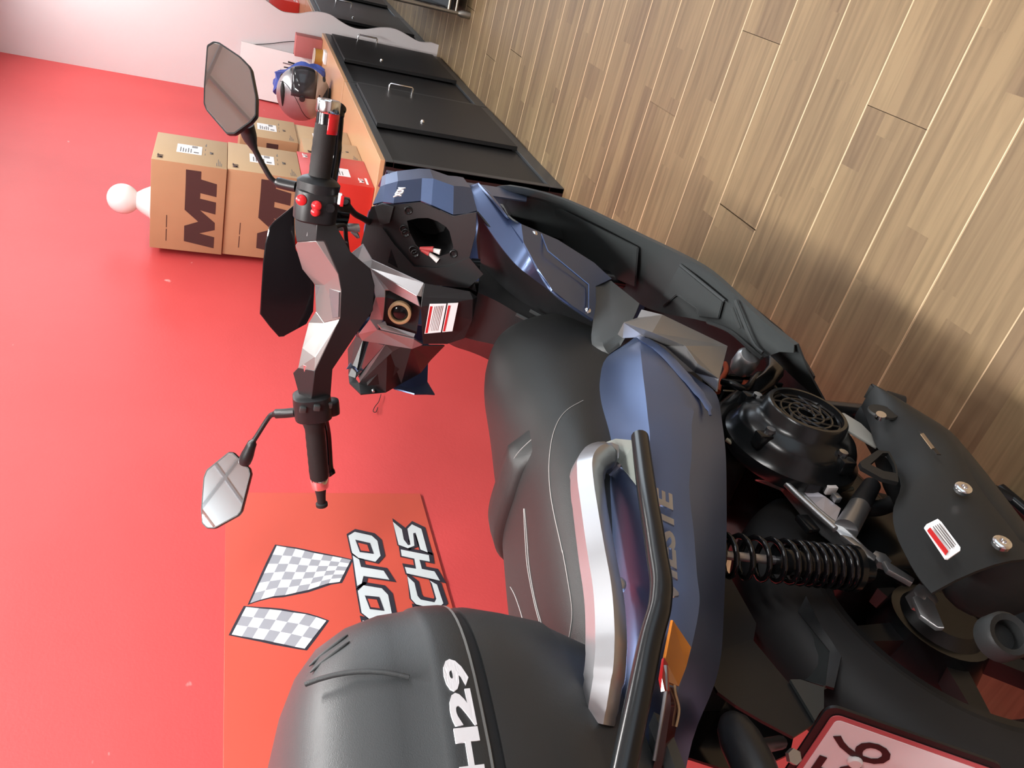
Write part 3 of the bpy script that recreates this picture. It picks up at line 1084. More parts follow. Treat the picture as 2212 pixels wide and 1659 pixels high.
M_case = mat('top_case_black', (0.035, 0.038, 0.040), 0.42, grain=0.20, gscale=1000)
M_tint = mat('smoked_screen', (0.006, 0.005, 0.006), 0.10)

SC = empty('motor_scooter', (0.55, 0.715, 0), 'matt blue and black motor scooter with a black top case, parked along the red wall', 'scooter')


def part(o, label=None):
    if label:
        o['label'] = label
    return o


# ---------------------------------------------------------------- wheels
def wheel(s, zc, r, w, name, n_sp):
    t = bpy.data.objects.new(name, None)
    col.objects.link(t)
    t.parent = SC
    t.location = (s, 0, zc)
    rr = r-0.095
    prof = []
    for k in range(15):
        a = PI*(k/14)
        prof.append((-(w/2)*math.cos(a), rr+0.012+(r-rr-0.012)*math.sin(a)**0.55))
    prof += [(w/2-0.004, rr), (-(w/2-0.004), rr), prof[0]]
    lathe('tyre', prof, (0, 0, 0), (0, 1, 0), M_tyre, t, 64, 50)
    hw = w/2-0.006
    lathe('rim', [(-hw, rr-0.012), (-hw, rr+0.006), (-hw+0.006, rr+0.008), (-hw+0.010, rr-0.012), (-0.02, rr-0.035), (0.02, rr-0.035), (hw-0.010, rr-0.012), (hw-0.006, rr+0.008), (hw, rr+0.006), (hw, rr-0.012), (hw-0.014, rr-0.022), (0.02, rr-0.045), (-0.02, rr-0.045), (-hw+0.014, rr-0.022), (-hw, rr-0.012)], (0, 0, 0), (0, 1, 0), M_pl, t, 64, 40)
    lathe('hub', [(-0.045, 0.0), (-0.045, 0.045), (-0.03, 0.058), (0.03, 0.058), (0.045, 0.045), (0.045, 0.0)], (0, 0, 0), (0, 1, 0), M_pl, t, 28)
    for k in range(n_sp):
        a = 2*PI*k/n_sp+0.3
        c, q = math.cos(a), math.sin(a)
        bm = bmesh.new()
        rows_ = []
        for f in range(6):
            d = 0.045+(rr-0.040-0.045)*f/5
            hwid = 0.017-0.005*f/5
            rows_.append([Vector((c*d-q*a_, b_, q*d+c*a_)) for a_, b_ in ((-hwid, -0.014), (hwid, -0.014), (hwid, 0.014), (-hwid, 0.014), (-hwid, -0.014))])
        bm_grid(bm, rows_)
        finish('spoke', bm, M_pl, t, 40)
    return t


wheel(0.0, 0.335, 0.290, 0.125, 'rear_wheel', 5)
lathe('final_drive_case', [(0.0, 0.0), (0.0, 0.10), (0.02, 0.125), (0.05, 0.125), (0.06, 0.10), (0.06, 0.0)], (0.01, 0.066, 0.335), (0, 1, 0), M_pld, SC, 36)
lathe('brake_drum', [(-0.03, 0.0), (-0.03, 0.070), (0.03, 0.080), (0.03, 0.0)], (0.0, 0.0, 0.335), (0, 1, 0), M_eng, SC, 32)
fw_ = wheel(1.27, 0.287, 0.285, 0.110, 'front_wheel', 5)
fw_.location.y = 0.06
fw_.rotation_euler.z = math.radians(14)


def steer(p):
    # front-wheel parts are turned 14 degrees to the left
    q_ = Matrix.Rotation(math.radians(14), 3, 'Z') @ Vector((p[0]-1.375, p[1], 0))
    return Vector((1.27+q_.x, 0.06+q_.y, p[2]))




# ---------------------------------------------------------------- underbody, frame, stand and front end (mostly hidden, seen from the side)
bm = bmesh.new()
for s in (1, -1):
    bm_tube(bm, smooth_path([(1.02, 0.05*s, 0.78), (0.92, 0.10*s, 0.52), (0.80, 0.13*s, 0.33), (0.52, 0.14*s, 0.33), (0.34, 0.11*s, 0.56), (0.05, 0.08*s, 0.74), (-0.05, 0.06*s, 0.80)], 6), 0.017, 10)
finish('frame', bm, M_eng, SC, 50)
bm = bmesh.new()
bm_box(bm, (0.28, -0.10, 0.50), (0.62, 0.13, 0.66), 0.03, 3)
finish('underseat_bin', bm, M_pld, SC, 40)
skin('belly_pan', [[(1.06, y, 0.36+abs(y)*0.2) for y in (-0.13, -0.07, 0.0, 0.07, 0.13)], [(0.86, y, 0.25+abs(y)*0.25) for y in (-0.15, -0.08, 0.0, 0.08, 0.15)], [(0.62, y, 0.22+abs(y)*0.25) for y in (-0.16, -0.08, 0.0, 0.08, 0.16)], [(0.46, y, 0.25+abs(y)*0.25) for y in (-0.15, -0.08, 0.0, 0.08, 0.15)]], M_pld, SC, 3, 0.003, 50)
bm = bmesh.new()
for s in (1, -1):
    bm_tube(bm, [(0.40, 0.10*s, 0.25), (0.30, 0.09*s, 0.12), (0.20, 0.08*s, 0.013)], 0.012, 8)
    bm_tube(bm, [(0.15, 0.08*s, 0.013), (0.23, 0.08*s, 0.013)], 0.0125, 8)
bm_tube(bm, [(0.40, -0.10, 0.25), (0.40, 0.10, 0.25)], 0.014, 8)
finish('centre_stand', bm, M_eng, SC, 50)
# fork and steering column
tube('steering_column', [steer((1.20, 0, 0.62)), (0.86, 0, 1.06)], 0.022, M_eng, SC, 12)
bm = bmesh.new()
for s in (1, -1):
    bm_tube(bm, [steer((1.375, 0.085*s, 0.287)), steer((1.20, 0.085*s, 0.64))], 0.018, 10)
bm_tube(bm, [steer((1.20, -0.10, 0.64)), steer((1.20, 0.10, 0.64))], 0.022, 8)
finish('fork', bm, M_eng, SC, 50)
rows_ = []
for k in range(11):
    a = math.radians(58+110*k/10)
    rows_.append([steer((1.375+0.315*math.cos(a), y, 0.287+(0.318-0.9*y*y*8*0.25)*math.sin(a))) for y in (-0.068, -0.045, 0.0, 0.045, 0.068)])
skin('front_fender', rows_, M_navy, SC, 1, 0.003, 50)
# outer front fairing running round the nose
prof = [(1.40, 0.64, 0.11), (1.43, 0.74, 0.125), (1.36, 0.88, 0.115), (1.26, 0.97, 0.10)]
rows_ = []
for sx, z, hw in prof:
    rows_.append([(1.06, -0.200, z*0.9+0.10), (1.16, -0.19, z), (sx-0.06, -hw, z), (sx+0.03, -hw*0.45, z), (sx+0.05, 0, z), (sx+0.03, hw*0.45, z), (sx-0.06, hw, z), (1.16, 0.15, z), (1.10, 0.15, z*0.9+0.10)])
skin('nose_fairing', rows_, M_navy, SC, 3, 0.003, 40)
prism('headlight', [(1.445, -0.10, 0.70), (1.475, 0.0, 0.69), (1.445, 0.10, 0.70), (1.405, 0.10, 0.80), (1.44, 0.0, 0.82), (1.405, -0.10, 0.80)], (0.018, 0, 0.002), mat('headlight_lens', (0.7, 0.72, 0.74), 0.05, coat=0.5), SC, 0.003)

# ---------------------------------------------------------------- tail fairing: top facet, crease, flank, tucked-in lower edge
A_ = [(0.609,-0.118,0.5802),(0.5232,-0.165,0.627),(0.5072,-0.17,0.6297),(0.5059,-0.165,0.6201)]
B_ = [(0.5312,-0.116,0.6722),(0.4222,-0.192,0.6811),(0.3734,-0.2,0.6714),(0.4044,-0.188,0.6278)]
C_ = [(0.4582,-0.112,0.7237),(0.3383,-0.202,0.7199),(0.2809,-0.212,0.6887),(0.3424,-0.195,0.6196)]
D_ = [(0.3941,-0.114,0.7547),(0.2656,-0.208,0.7515),(0.2204,-0.216,0.7048),(0.2992,-0.198,0.6129)]
E_ = [(0.3224,-0.12,0.7804),(0.2068,-0.212,0.7772),(0.1773,-0.218,0.7309),(0.2255,-0.195,0.6435)]
F_ = [(0.2485,-0.13,0.8037),(0.1575,-0.213,0.798),(0.1181,-0.218,0.7624),(0.1612,-0.19,0.6732)]
G_ = [(0.1469,-0.145,0.8395),(0.0657,-0.212,0.8439),(0.055,-0.214,0.798),(0.093,-0.183,0.7087)]
H_ = [(0.0714,-0.143,0.8653),(0.0012,-0.207,0.8679),(-0.0104,-0.208,0.8246),(0.0249,-0.174,0.7446)]
I_ = [(0.0049,-0.14,0.8877),(-0.057,-0.197,0.8869),(-0.0624,-0.197,0.8441),(-0.033,-0.164,0.776)]
J_ = [(-0.0247,-0.135,0.8941),(-0.0767,-0.19,0.8938),(-0.0885,-0.186,0.8507),(-0.0675,-0.154,0.7933)]
K_ = [(-0.0701,-0.125,0.9132),(-0.1109,-0.172,0.9118),(-0.1227,-0.168,0.8703),(-0.1067,-0.136,0.8113)]
L_ = [(-0.1076,-0.112,0.9262),(-0.1461,-0.152,0.9289),(-0.145,-0.147,0.8847),(-0.1307,-0.118,0.8263)]
N_ = [(-0.1494,-0.095,0.9423),(-0.1774,-0.125,0.9414),(-0.1788,-0.122,0.911),(-0.1725,-0.098,0.8655)]
def tail_end(p, q, ds, k):
    return [(a[0]+(a[0]-b[0])*ds, a[1]*k, a[2]+(a[2]-b[2])*ds*0.6) for a, b in zip(p, q)]
rows_ = [A_, B_, C_, D_, E_, F_, G_, H_, I_, J_, K_, L_, N_, tail_end(N_, L_, 1.2, 0.62)]
def refine(r):
    out = []
    for i in range(3):
        for k in range(4):
            out.append(Vector(r[i]).lerp(Vector(r[i+1]), k/4))
    out.append(Vector(r[3]))
    # gentle crown on the flank
    for i in range(5, 12):
        f = (i-4)/8
        out[i] = out[i]+Vector((0, -0.006*math.sin(PI*f), 0))
    for i in range(1, 4):
        out[i] = out[i]+Vector((0, 0, 0.006*math.sin(PI*i/4)))
    return out
rows_ = [refine(r) for r in rows_]
part(skin('tail_panel', rows_, M_navy, SC, 4, 0.003, 24, both=True))
# bevelled light line along the front lower edge of the flank
ch = [(0.5089,-0.172,0.6367),(0.4523,-0.19,0.646),(0.3887,-0.203,0.654),(0.3244,-0.212,0.6635),(0.2714,-0.218,0.6708),(0.23,-0.221,0.6772),(0.2056,-0.221,0.6854)]
tube('flank_bevel', ch, [0.006, 0.008, 0.008, 0.008, 0.007, 0.005, 0.002], M_navy, SC, 6, sec=[(-1, -0.25), (0, -0.5), (1, -0.25), (0.6, 0.5), (-0.6, 0.5)], up=(0, -1, 0.3), n=4, smooth=40)
# tail bridge under the top case
bm = bmesh.new()
bm_box(bm, (-0.14, -0.06, 0.86), (0.10, 0.06, 0.91), 0.012, 2)
finish('rear_carrier', bm, M_pl, SC, 40)

# ---------------------------------------------------------------- silver-grey side trim below the tail nose
tr = [(0.5825,-0.19,0.6048),(0.5376,-0.205,0.59),(0.4418,-0.205,0.512),(0.3158,-0.214,0.6057),(0.3436,-0.222,0.6314),(0.3965,-0.222,0.6247),(0.4486,-0.214,0.6564),(0.5239,-0.19,0.666),(0.5596,-0.184,0.6215),(0.3078,-0.196,0.6071),(0.3654,-0.194,0.6137),(0.4593,-0.186,0.6173),(0.5009,-0.178,0.6302),(0.5236,-0.16,0.6577),(0.5366,-0.16,0.6621)]
part(facets('side_trim', tr, [(0, 1, 2, 3, 4, 5, 6, 7, 8), (7, 6, 12, 13), (13, 14, 7), (6, 5, 11, 12), (5, 4, 10, 11), (4, 3, 9, 10)], M_sil2, SC, 0.003, None, bevel=0.001), 'warm grey side trim with a bright bevelled upper facet')

# ---------------------------------------------------------------- footboards
fo = [(1.251,-0.1489,0.7),(1.139,-0.2031,0.7),(1.03,-0.2243,0.605),(0.8209,-0.2398,0.515),(0.6911,-0.2568,0.49),(0.6155,-0.2618,0.475),(0.5209,-0.2571,0.465),(0.4428,-0.2516,0.455),(0.3806,-0.2485,0.44)]
fi = [(1.192,-0.114,0.66),(1.194,-0.0946,0.62),(1.121,-0.0943,0.55),(0.9367,-0.0862,0.48),(0.8177,-0.0924,0.465),(0.7193,-0.1226,0.462),(0.5905,-0.1739,0.455),(0.4943,-0.1958,0.45),(0.4356,-0.1905,0.44)]
fm = [tuple(Vector(a).lerp(Vector(b), 0.5)+Vector((0, 0, -0.004))) for a, b in zip(fo, fi)]
lip = [(p[0], p[1]+0.014, p[2]-0.006) for p in fo]
skt = [(p[0]-0.01, p[1]+0.040, p[2]-0.045) for p in fo]
skt2 = [(p[0]-0.02, p[1]+0.095, p[2]-0.105) for p in fo]
rows_ = [list(r) for r in zip(fi, fm, lip, fo, [(p[0], p[1]-0.003, p[2]-0.008) for p in fo], skt, skt2)]
part(skin('footboard', rows_, M_plg, SC, 3, 0.003, 26, both=True))
# rubber mats
m1 = [(1.069,-0.1899,0.6),(1.081,-0.1671,0.595),(1.107,-0.1017,0.552),(0.911,-0.1069,0.492),(0.8273,-0.125,0.478),(0.8194,-0.2158,0.507),(1.032,-0.2029,0.598)]
def mat_pad(name, pts, th):
    bm = bmesh.new()
    bm_prism(bm, [(p[0], p[1], p[2]+0.002) for p in pts], (0, 0, th), tri=False)
    bmesh.ops.recalc_face_normals(bm, faces=bm.faces)
    bmesh.ops.bevel(bm, geom=list(bm.edges), offset=0.0018, segments=2, affect='EDGES', clamp_overlap=True)
    bmesh.ops.triangulate(bm, faces=[f for f in bm.faces if len(f.verts) > 4])
    return finish(name, bm, M_plg, SC, 40)
mat_pad('foot_mat', m1, 0.004)
m2 = [(0.6999,-0.2345,0.48),(0.5574,-0.2326,0.462),(0.5587,-0.1976,0.456),(0.6171,-0.1708,0.458),(0.6262,-0.1839,0.462),(0.6909,-0.1768,0.468),(0.7267,-0.1327,0.464),(0.7374,-0.1427,0.468)]
mat_pad('passenger_foot_mat', m2, 0.003)
tube('mat_rib', [(0.6943,-0.238,0.486),(0.5513,-0.2366,0.468)], 0.0026, M_plg, SC, 6)
tube('mat_rib', [(0.5224,-0.2376,0.47),(0.494,-0.2138,0.46)], 0.0026, M_plg, SC, 6)
tube('mat_rib', [(0.6821,-0.1807,0.473),(0.6216,-0.1858,0.467),(0.6104,-0.174,0.463)], 0.0018, M_plg, SC, 6)
tube('floor_edge_bead', [(0.5852,-0.1764,0.459),(0.5208,-0.193,0.456),(0.4582,-0.1947,0.452),(0.4277,-0.1947,0.447)], 0.004, M_plg, SC, 6, n=4)
tube('floor_edge_bead', [(0.5202,-0.2537,0.472),(0.4568,-0.2105,0.457),(0.4293,-0.2043,0.449)], 0.003, M_plg, SC, 6, n=4)
# silver latch and black fittings at the rear end of the footboard
lathe('pivot_boss', [(0, 0.0), (0, 0.018), (0.010, 0.021), (0.034, 0.021), (0.040, 0.016), (0.040, 0.0)], (0.4658,-0.15,0.4485), (-0.35, -0.85, 0.1), M_alu, SC, 20)
tube('hose', [(0.4185,-0.15,0.5128),(0.4022,-0.155,0.5017),(0.4031,-0.15,0.4738),(0.4876,-0.13,0.3853),(0.4845,-0.12,0.3641),(0.4664,-0.11,0.3501)], 0.006, M_eng, SC, 8, n=5)
tube('orange_tube', [(0.4337,-0.12,0.4994),(0.4658,-0.12,0.4767),(0.5082,-0.12,0.4388),(0.5535,-0.11,0.4102)], 0.005, mat('orange_rubber', (0.40, 0.06, 0.02), 0.5), SC, 8, n=4)
box('orange_clip', (-0.012, -0.006, -0.010), (0.012, 0.006, 0.010), bpy.data.materials['orange_rubber'], SC, 0.002, loc=(0.4431,-0.13,0.4312))

# ---------------------------------------------------------------- blue leg panel with its bright chamfer
lo = [(1.033,-0.232,0.8014),(0.979,-0.226,0.7832),(0.9083,-0.216,0.7735),(0.7996,-0.2,0.7659),(0.7122,-0.186,0.7615),(0.6615,-0.17,0.7462),(0.6472,-0.15,0.7052),(0.6404,-0.13,0.6597)]
up_ = [(1.059,-0.214,0.8122),(0.9558,-0.204,0.8221),(0.8399,-0.19,0.8094),(0.7657,-0.174,0.7869),(0.741,-0.16,0.7576),(0.7181,-0.148,0.7268),(0.6722,-0.136,0.6917),(0.6458,-0.126,0.6569)]
part(skin('leg_panel_chamfer', [list(r) for r in zip(lo, up_)], M_navy, SC, 5, 0.003, 40))
bo = [(1.015,-0.232,0.8025),(0.9634,-0.228,0.7862),(0.879,-0.222,0.7786),(0.8583,-0.214,0.7547),(0.8468,-0.196,0.6762),(0.8106,-0.172,0.6029),(0.7776,-0.156,0.5725),(0.7458,-0.15,0.6189),(0.6915,-0.142,0.6374),(0.6418,-0.13,0.6585)]
lp = list(lo)+[bo[9], bo[8], bo[7], bo[6], bo[5], bo[4], bo[3], bo[2]]
bm = bmesh.new()
bm.faces.new([bm.verts.new(p) for p in lp]).normal_update()
bmesh.ops.triangulate(bm, faces=bm.faces)
shell(bm, 0.004)
o = finish('leg_panel', bm, M_navy, SC, 12)
for pth in ([(0.8469,-0.203,0.7121),(0.7818,-0.196,0.7188),(0.7271,-0.16,0.6423),(0.6497,-0.146,0.6682)],):
    tube('panel_groove', [Vector(p)+Vector((-0.001, -0.003, 0.001)) for p in pth], 0.0016, M_navy, SC, 6)
for p in ((0.8422,-0.206,0.7295), (0.6543,-0.142,0.6674)):
    lathe('screw', [(0, 0.006), (0.003, 0.006), (0.0045, 0.004), (0.0045, 0.0)], p, (-0.6, -0.8, 0.3), M_chrome, SC, 14)

part(skin('floor_riser', [[bo[2], fi[0]], [bo[3], fi[1]], [bo[4], fi[2]], [tuple(Vector(bo[5]).lerp(Vector(bo[6]), 0.5)), tuple(Vector(fi[2]).lerp(Vector(fi[3]), 0.7))], [bo[6], fi[3]]], M_plg, SC, 2, 0.003, 40))

# ---------------------------------------------------------------- front fairing wing beside the knee panel (outer skin carrying the badge)
wi = [(0.9411,-0.185,1.028),(0.9541,-0.188,1.008),(0.9267,-0.198,0.9931),(0.9418,-0.205,0.9382),(0.9112,-0.21,0.9238),(0.8867,-0.205,0.8853),(0.8941,-0.208,0.8575),(0.9034,-0.214,0.8346)]
wo = [(1.006,-0.2,1.006),(0.9768,-0.215,1.003),(0.9681,-0.228,0.9827),(0.9769,-0.238,0.9351),(0.979,-0.24,0.912),(0.959,-0.238,0.8745),(0.9698,-0.236,0.8533),(0.9823,-0.232,0.8321)]
wb = [(p[0]+0.16, p[1]+0.03, p[2]-0.03) for p in wo]
wb2 = [(p[0]+0.34, p[1]*0.45, p[2]-0.06) for p in wo]
part(skin('fairing_wing', [list(r) for r in zip(wi, wo, wb, wb2)], M_navy, SC, 1, 0.003, 12, both=True))
b0, b1, b2 = Vector((0.8892,-0.224,0.9877)), Vector((0.9195,-0.234,0.9739)), Vector((0.9031,-0.219,0.9972))
text_on('wing_badge', 'XDV', b0, b1-b0, b2-b0, (b1-b0).length, (b2-b0).length*0.95, mat('badge_silver', (0.74, 0.76, 0.76), 0.35, metal=0.3), SC, offset=0.03, depth=0.002, lift=0.004)

# ---------------------------------------------------------------- knee panel with the open pocket, right of the key panel
kp = [(0.9515,-0.1557,1.033),(0.9495,-0.1791,1.029),(0.9415,-0.192,1.013),(0.931,-0.1958,0.992),(0.9083,-0.216,0.9466),(0.8986,-0.2139,0.9271),(0.8788,-0.2073,0.8876),(0.8596,-0.2284,0.8491),(0.8561,-0.1893,0.8423),(0.8565,-0.1363,0.843),(0.8436,-0.0716,0.8172),(0.8515,-0.0748,0.8331),(0.8921,-0.0551,0.9142),(0.9203,-0.0671,0.9706),(0.9429,-0.0761,1.016),(0.9533,-0.0988,1.037)]
hole = [(0.9167,-0.173,0.9635),(0.9079,-0.1842,0.9458),(0.899,-0.1906,0.928),(0.8906,-0.1896,0.9112),(0.8823,-0.1839,0.8946),(0.8786,-0.1769,0.8872),(0.8723,-0.1485,0.8746),(0.8733,-0.136,0.8767),(0.8822,-0.122,0.8944),(0.8932,-0.1183,0.9164),(0.9012,-0.1259,0.9325),(0.9051,-0.1311,0.9402),(0.9132,-0.1539,0.9564)]
bm = bmesh.new()
v1 = [bm.verts.new(p) for p in kp]
v2 = [bm.verts.new(p) for p in hole]
es = [bm.edges.new((v[i], v[(i+1) % len(v)])) for v in (v1, v2) for i in range(len(v))]
bmesh.ops.triangle_fill(bm, use_beauty=True, use_dissolve=False, edges=es, normal=(-1, 0, 0.3))
shell(bm, 0.003)
o = finish('knee_panel', bm, M_pl, SC, 30)
bm = bmesh.new()
rows_ = [[Vector(p) for p in hole]+[Vector(hole[0])], [Vector(p)+Vector((0.004, 0, 0)) for p in hole]+[Vector(hole[0])+Vector((0.004, 0, 0))]]
hc = sum((Vector(p) for p in hole), Vector())/len(hole)
for d, k in ((0.05, 0.97), (0.10, 0.9)):
    rows_.append([hc+(Vector(p)-hc)*k+Vector((d, 0, -0.01)) for p in hole]+[hc+(Vector(hole[0])-hc)*k+Vector((d, 0, -0.01))])
bm_grid(bm, rows_)
bm.faces.new([bm.verts.new(p) for p in rows_[-1][:-1]])
bmesh.ops.remove_doubles(bm, verts=bm.verts, dist=1e-5)
finish('pocket', bm, M_pld, SC, 40)
for a, b, mm in (((0.8976,-0.1261,0.9332), (0.8857,-0.1323,0.9095), M_wirer), ((0.889,-0.1307,0.916), (0.8794,-0.1309,0.8968), M_wire), ((0.8963,-0.1244,0.9307), (0.8887,-0.1218,0.9155), M_wirer), ((0.8897,-0.1224,0.9173), (0.8797,-0.1123,0.8974), M_wire)):
    tube('connector', [a, b], [0.0035, 0.006], mm, SC, 8)
for p in ((0.914,-0.1941,0.9659), (0.9127,-0.1487,0.9635), (0.9011,-0.1138,0.9402), (0.8678,-0.1357,0.8735), (0.915,-0.1555,0.968), (0.9033,-0.1195,0.9446)):
    lathe('screw_boss', [(-0.004, 0.0085), (0.002, 0.0085), (0.003, 0.007), (0.000, 0.004), (0.000, 0.0)], p, (-1, 0, 0.25), M_pl, SC, 14)
# grey corner cap and triangular recess at the top of the knee panel
part(facets('corner_cap', [(0.9413,-0.1839,1.025),(0.9356,-0.1928,1.013),(0.9249,-0.1943,0.9918),(0.9261,-0.1602,0.9943),(0.9339,-0.1511,1.01)], [(0, 1, 2, 3, 4)], M_plg, SC, 0.004), 'dark grey corner cap of the knee panel')
part(facets('panel_recess', [(0.9309,-0.13,1.004),(0.9261,-0.1307,0.9942),(0.9114,-0.0742,0.9649),(0.93,-0.0846,1.002)], [(0, 1, 2, 3)], M_gls, SC, 0.003))
prism('knee_rib', [(0.9067,-0.0796,0.9554),(0.9003,-0.0854,0.9426),(0.8866,-0.0695,0.9152),(0.8871,-0.0583,0.9162),(0.8949,-0.0623,0.9318)], (0.006, 0, 0), M_plg, SC, 0.0015)
prism('latch_tab', [(0.9052,-0.0685,0.9524),(0.8982,-0.0667,0.9383),(0.8986,-0.061,0.9391),(0.9051,-0.0638,0.9522)], (0.004, 0, 0), M_alu, SC)
# raised lower bar of the knee panel
part(facets('knee_border', [(0.9368,-0.0783,1.016),(0.915,-0.0695,0.9719),(0.8868,-0.0567,0.9156),(0.8464,-0.0766,0.8348),(0.8363,-0.114,0.8145),(0.8514,-0.1389,0.8449),(0.8669,-0.1087,0.8759),(0.8798,-0.097,0.9016),(0.8976,-0.0872,0.9372),(0.919,-0.1209,0.98),(0.9314,-0.1468,1.005)], [(0, 1, 9, 10), (1, 2, 8, 9), (2, 3, 6, 7, 8), (3, 4, 5, 6)], M_pl, SC, 0.003, 40))

# ---------------------------------------------------------------- centre tunnel between the legs
cr = [[(0.9012,-0.214,0.8352),(0.9639,-0.15,0.7976),(0.9606,-0.085,0.782),(0.8372,-0.0721,0.8163),(0.8387,-0.0114,0.8194),(0.844,0.0321,0.83),(1.062,0.17,0.7785)],
      [(0.8818,-0.198,0.8144),(0.9193,-0.135,0.7812),(0.9125,-0.08,0.7699),(0.8233,-0.0681,0.7886),(0.8254,-0.0095,0.7928),(0.8296,0.0317,0.8012),(1.035,0.165,0.7657)],
      [(0.833,-0.184,0.7985),(0.8599,-0.125,0.7656),(0.8676,-0.075,0.7536),(0.8097,-0.0611,0.7614),(0.8099,-0.0093,0.7619),(0.8131,0.0283,0.7682),(1.006,0.158,0.7401)],
      [(0.7925,-0.168,0.7779),(0.8189,-0.112,0.7369),(0.8315,-0.065,0.7233),(0.7933,-0.0503,0.7285),(0.7931,-0.0072,0.7282),(0.7986,0.0293,0.7391),(0.9675,0.15,0.715)],
      [(0.7459,-0.15,0.7389),(0.7732,-0.105,0.7068),(0.7991,-0.06,0.6856),(0.7732,-0.0393,0.6884),(0.774,-0.0068,0.6901),(0.7804,0.0306,0.7028),(0.9139,0.142,0.6861)],
      [(0.6886,-0.138,0.7038),(0.7202,-0.098,0.67),(0.7525,-0.055,0.6425),(0.7474,-0.0296,0.6367),(0.7494,0.0012,0.6407),(0.754,0.0407,0.65),(0.8442,0.135,0.6459)],
      [(0.6463,-0.126,0.6545),(0.6732,-0.09,0.6215),(0.6933,-0.05,0.5948),(0.7157,-0.0124,0.5734),(0.7174,0.0187,0.5768),(0.7239,0.0602,0.5897),(0.7718,0.13,0.5945)]]
part(skin('centre_tunnel', cr, M_pl, SC, 3, 0.003, 40))
for pth in ([(0.7993,-0.0516,0.7405),(0.7856,-0.0446,0.7131),(0.7733,-0.0306,0.6887),(0.7687,-0.0166,0.6794)], [(0.7883,-0.0681,0.7186),(0.7733,-0.0593,0.6886),(0.7621,-0.0446,0.6663),(0.7593,-0.0265,0.6606)]):
    tube('tunnel_grille_rib', pth, 0.004, M_plg, SC, 6, n=5)
# textured trim between tunnel, seat and side trim
part(skin('tunnel_side', [[(0.7458,-0.15,0.6189),(0.7744,-0.15,0.5841),(0.7701,-0.155,0.5735),(0.6548,-0.165,0.5663)], [(0.6446,-0.132,0.6562),(0.6624,-0.138,0.6314),(0.6255,-0.145,0.628),(0.6301,-0.16,0.5824)], [(0.5905,-0.115,0.6748),(0.5689,-0.125,0.6656),(0.5814,-0.135,0.634),(0.5835,-0.15,0.6145)], [(0.5526,-0.105,0.6749),(0.5432,-0.115,0.6606),(0.5566,-0.125,0.6365),(0.5655,-0.14,0.6253)]], M_plg, SC, 4, 0.003, 40))

# ---------------------------------------------------------------- silver key surround and lower centre panel
kf = [(0.9,-0.1202,1.043),(0.865,-0.1051,1.027),(0.858,-0.0887,1.029),(0.875,-0.0872,1.054),(0.89,-0.1016,1.066),(0.818,-0.0894,0.9334),(0.806,-0.0659,0.9368),(0.806,-0.0674,0.9452),(0.835,-0.0427,1.017),(0.832,-0.0462,0.9987),(0.828,-0,0.9953),(0.842,0.0097,1.018),(0.86,0.0523,1.031),(0.862,0.067,1.022),(0.835,0.0621,0.9258),(0.822,0.0432,0.9102),(0.806,0.0233,0.934),(0.826,0.0206,1.002),(0.862,-0.0853,1.022),(0.838,-0.0573,1),(0.8,-0.0488,0.936),(0.836,-0.0593,0.9916)]
part(facets('key_surround', kf, [(0, 1, 2, 3, 4), (1, 5, 6, 7, 2), (2, 19, 9, 8), (8, 9, 10, 17, 11), (11, 17, 16, 14, 13, 12), (16, 15, 14), (2, 7, 20, 21, 19)], M_sil, SC, 0.004, None, bevel=0.0012), 'silver frame around the ignition key')
part(facets('key_recess', [(0.85,-0.0516,0.9977),(0.852,-0.0517,0.9878),(0.824,-0.0369,0.9292),(0.818,0.021,0.9279),(0.842,0.0228,0.9839),(0.845,0.0094,0.9912),(0.848,-0.0384,0.995)], [(0, 1, 2, 3, 4, 5, 6)], M_pl, SC, 0.003))
part(facets('key_shelf', [(0.822,0.0101,1.007),(0.814,0.0159,1),(0.802,0.0212,0.9365),(0.806,0.0157,0.934),(0.822,0.0115,0.9889),(0.826,0.0033,0.9932)], [(0, 1, 4, 5), (1, 2, 3, 4)], M_sil, SC, 0.004))
kc = Vector((0.822,-0.0229,0.9672))
lathe('key_ring', [(0, 0.016), (0, 0.022), (0.012, 0.0225), (0.014, 0.020), (0.014, 0.017), (0.002, 0.016)], kc, (-0.94, -0.1, 0.33), M_gold, SC, 28)
lathe('ignition_lock', [(0, 0.0), (0.0, 0.0165), (0.008, 0.0155), (0.010, 0.012), (0.010, 0.0)], kc, (-0.94, -0.1, 0.33), M_gls, SC, 24)
lp_ = [(0.815,-0.0907,0.9343),(0.8,-0.0899,0.847),(0.8,-0.0802,0.8306),(0.8,-0.0312,0.8281),(0.812,0.0176,0.8303),(0.822,0.0389,0.8602),(0.822,0.0432,0.9102),(0.8,-0.0488,0.936),(0.805,-0.0665,0.9362),(0.792,-0.0786,0.8408)]
part(facets('centre_panel', lp_, [(0, 1, 2, 9, 8), (8, 9, 2, 3, 4, 5, 6, 7)], M_pl, SC, 0.003, None, bevel=0.001))
q = [(0.795,-0.0583,0.921),(0.79,-0.0646,0.8902),(0.797,0.0014,0.8863),(0.803,0.0109,0.9163)]
prism('warning_sticker', q, (-0.0012, 0, 0.0004), M_paper, SC)
q2 = [(0.7935,-0.0538,0.9196),(0.7935,-0.0543,0.915),(0.801,0.0077,0.9111),(0.8015,0.009,0.9156)]
prism('sticker_red_stripe', q2, (-0.0008, 0, 0.0002), M_redsw, SC)
q = [(0.79,-0.0655,0.8876),(0.787,-0.0702,0.8683),(0.794,-0.0045,0.8646),(0.797,0.0011,0.8836)]
prism('warning_sticker', q, (-0.0012, 0, 0.0004), M_paper, SC)
q2 = [(0.7885,-0.0616,0.8863),(0.788,-0.0622,0.8826),(0.795,-0.0022,0.8793),(0.7955,-0.0013,0.883)]
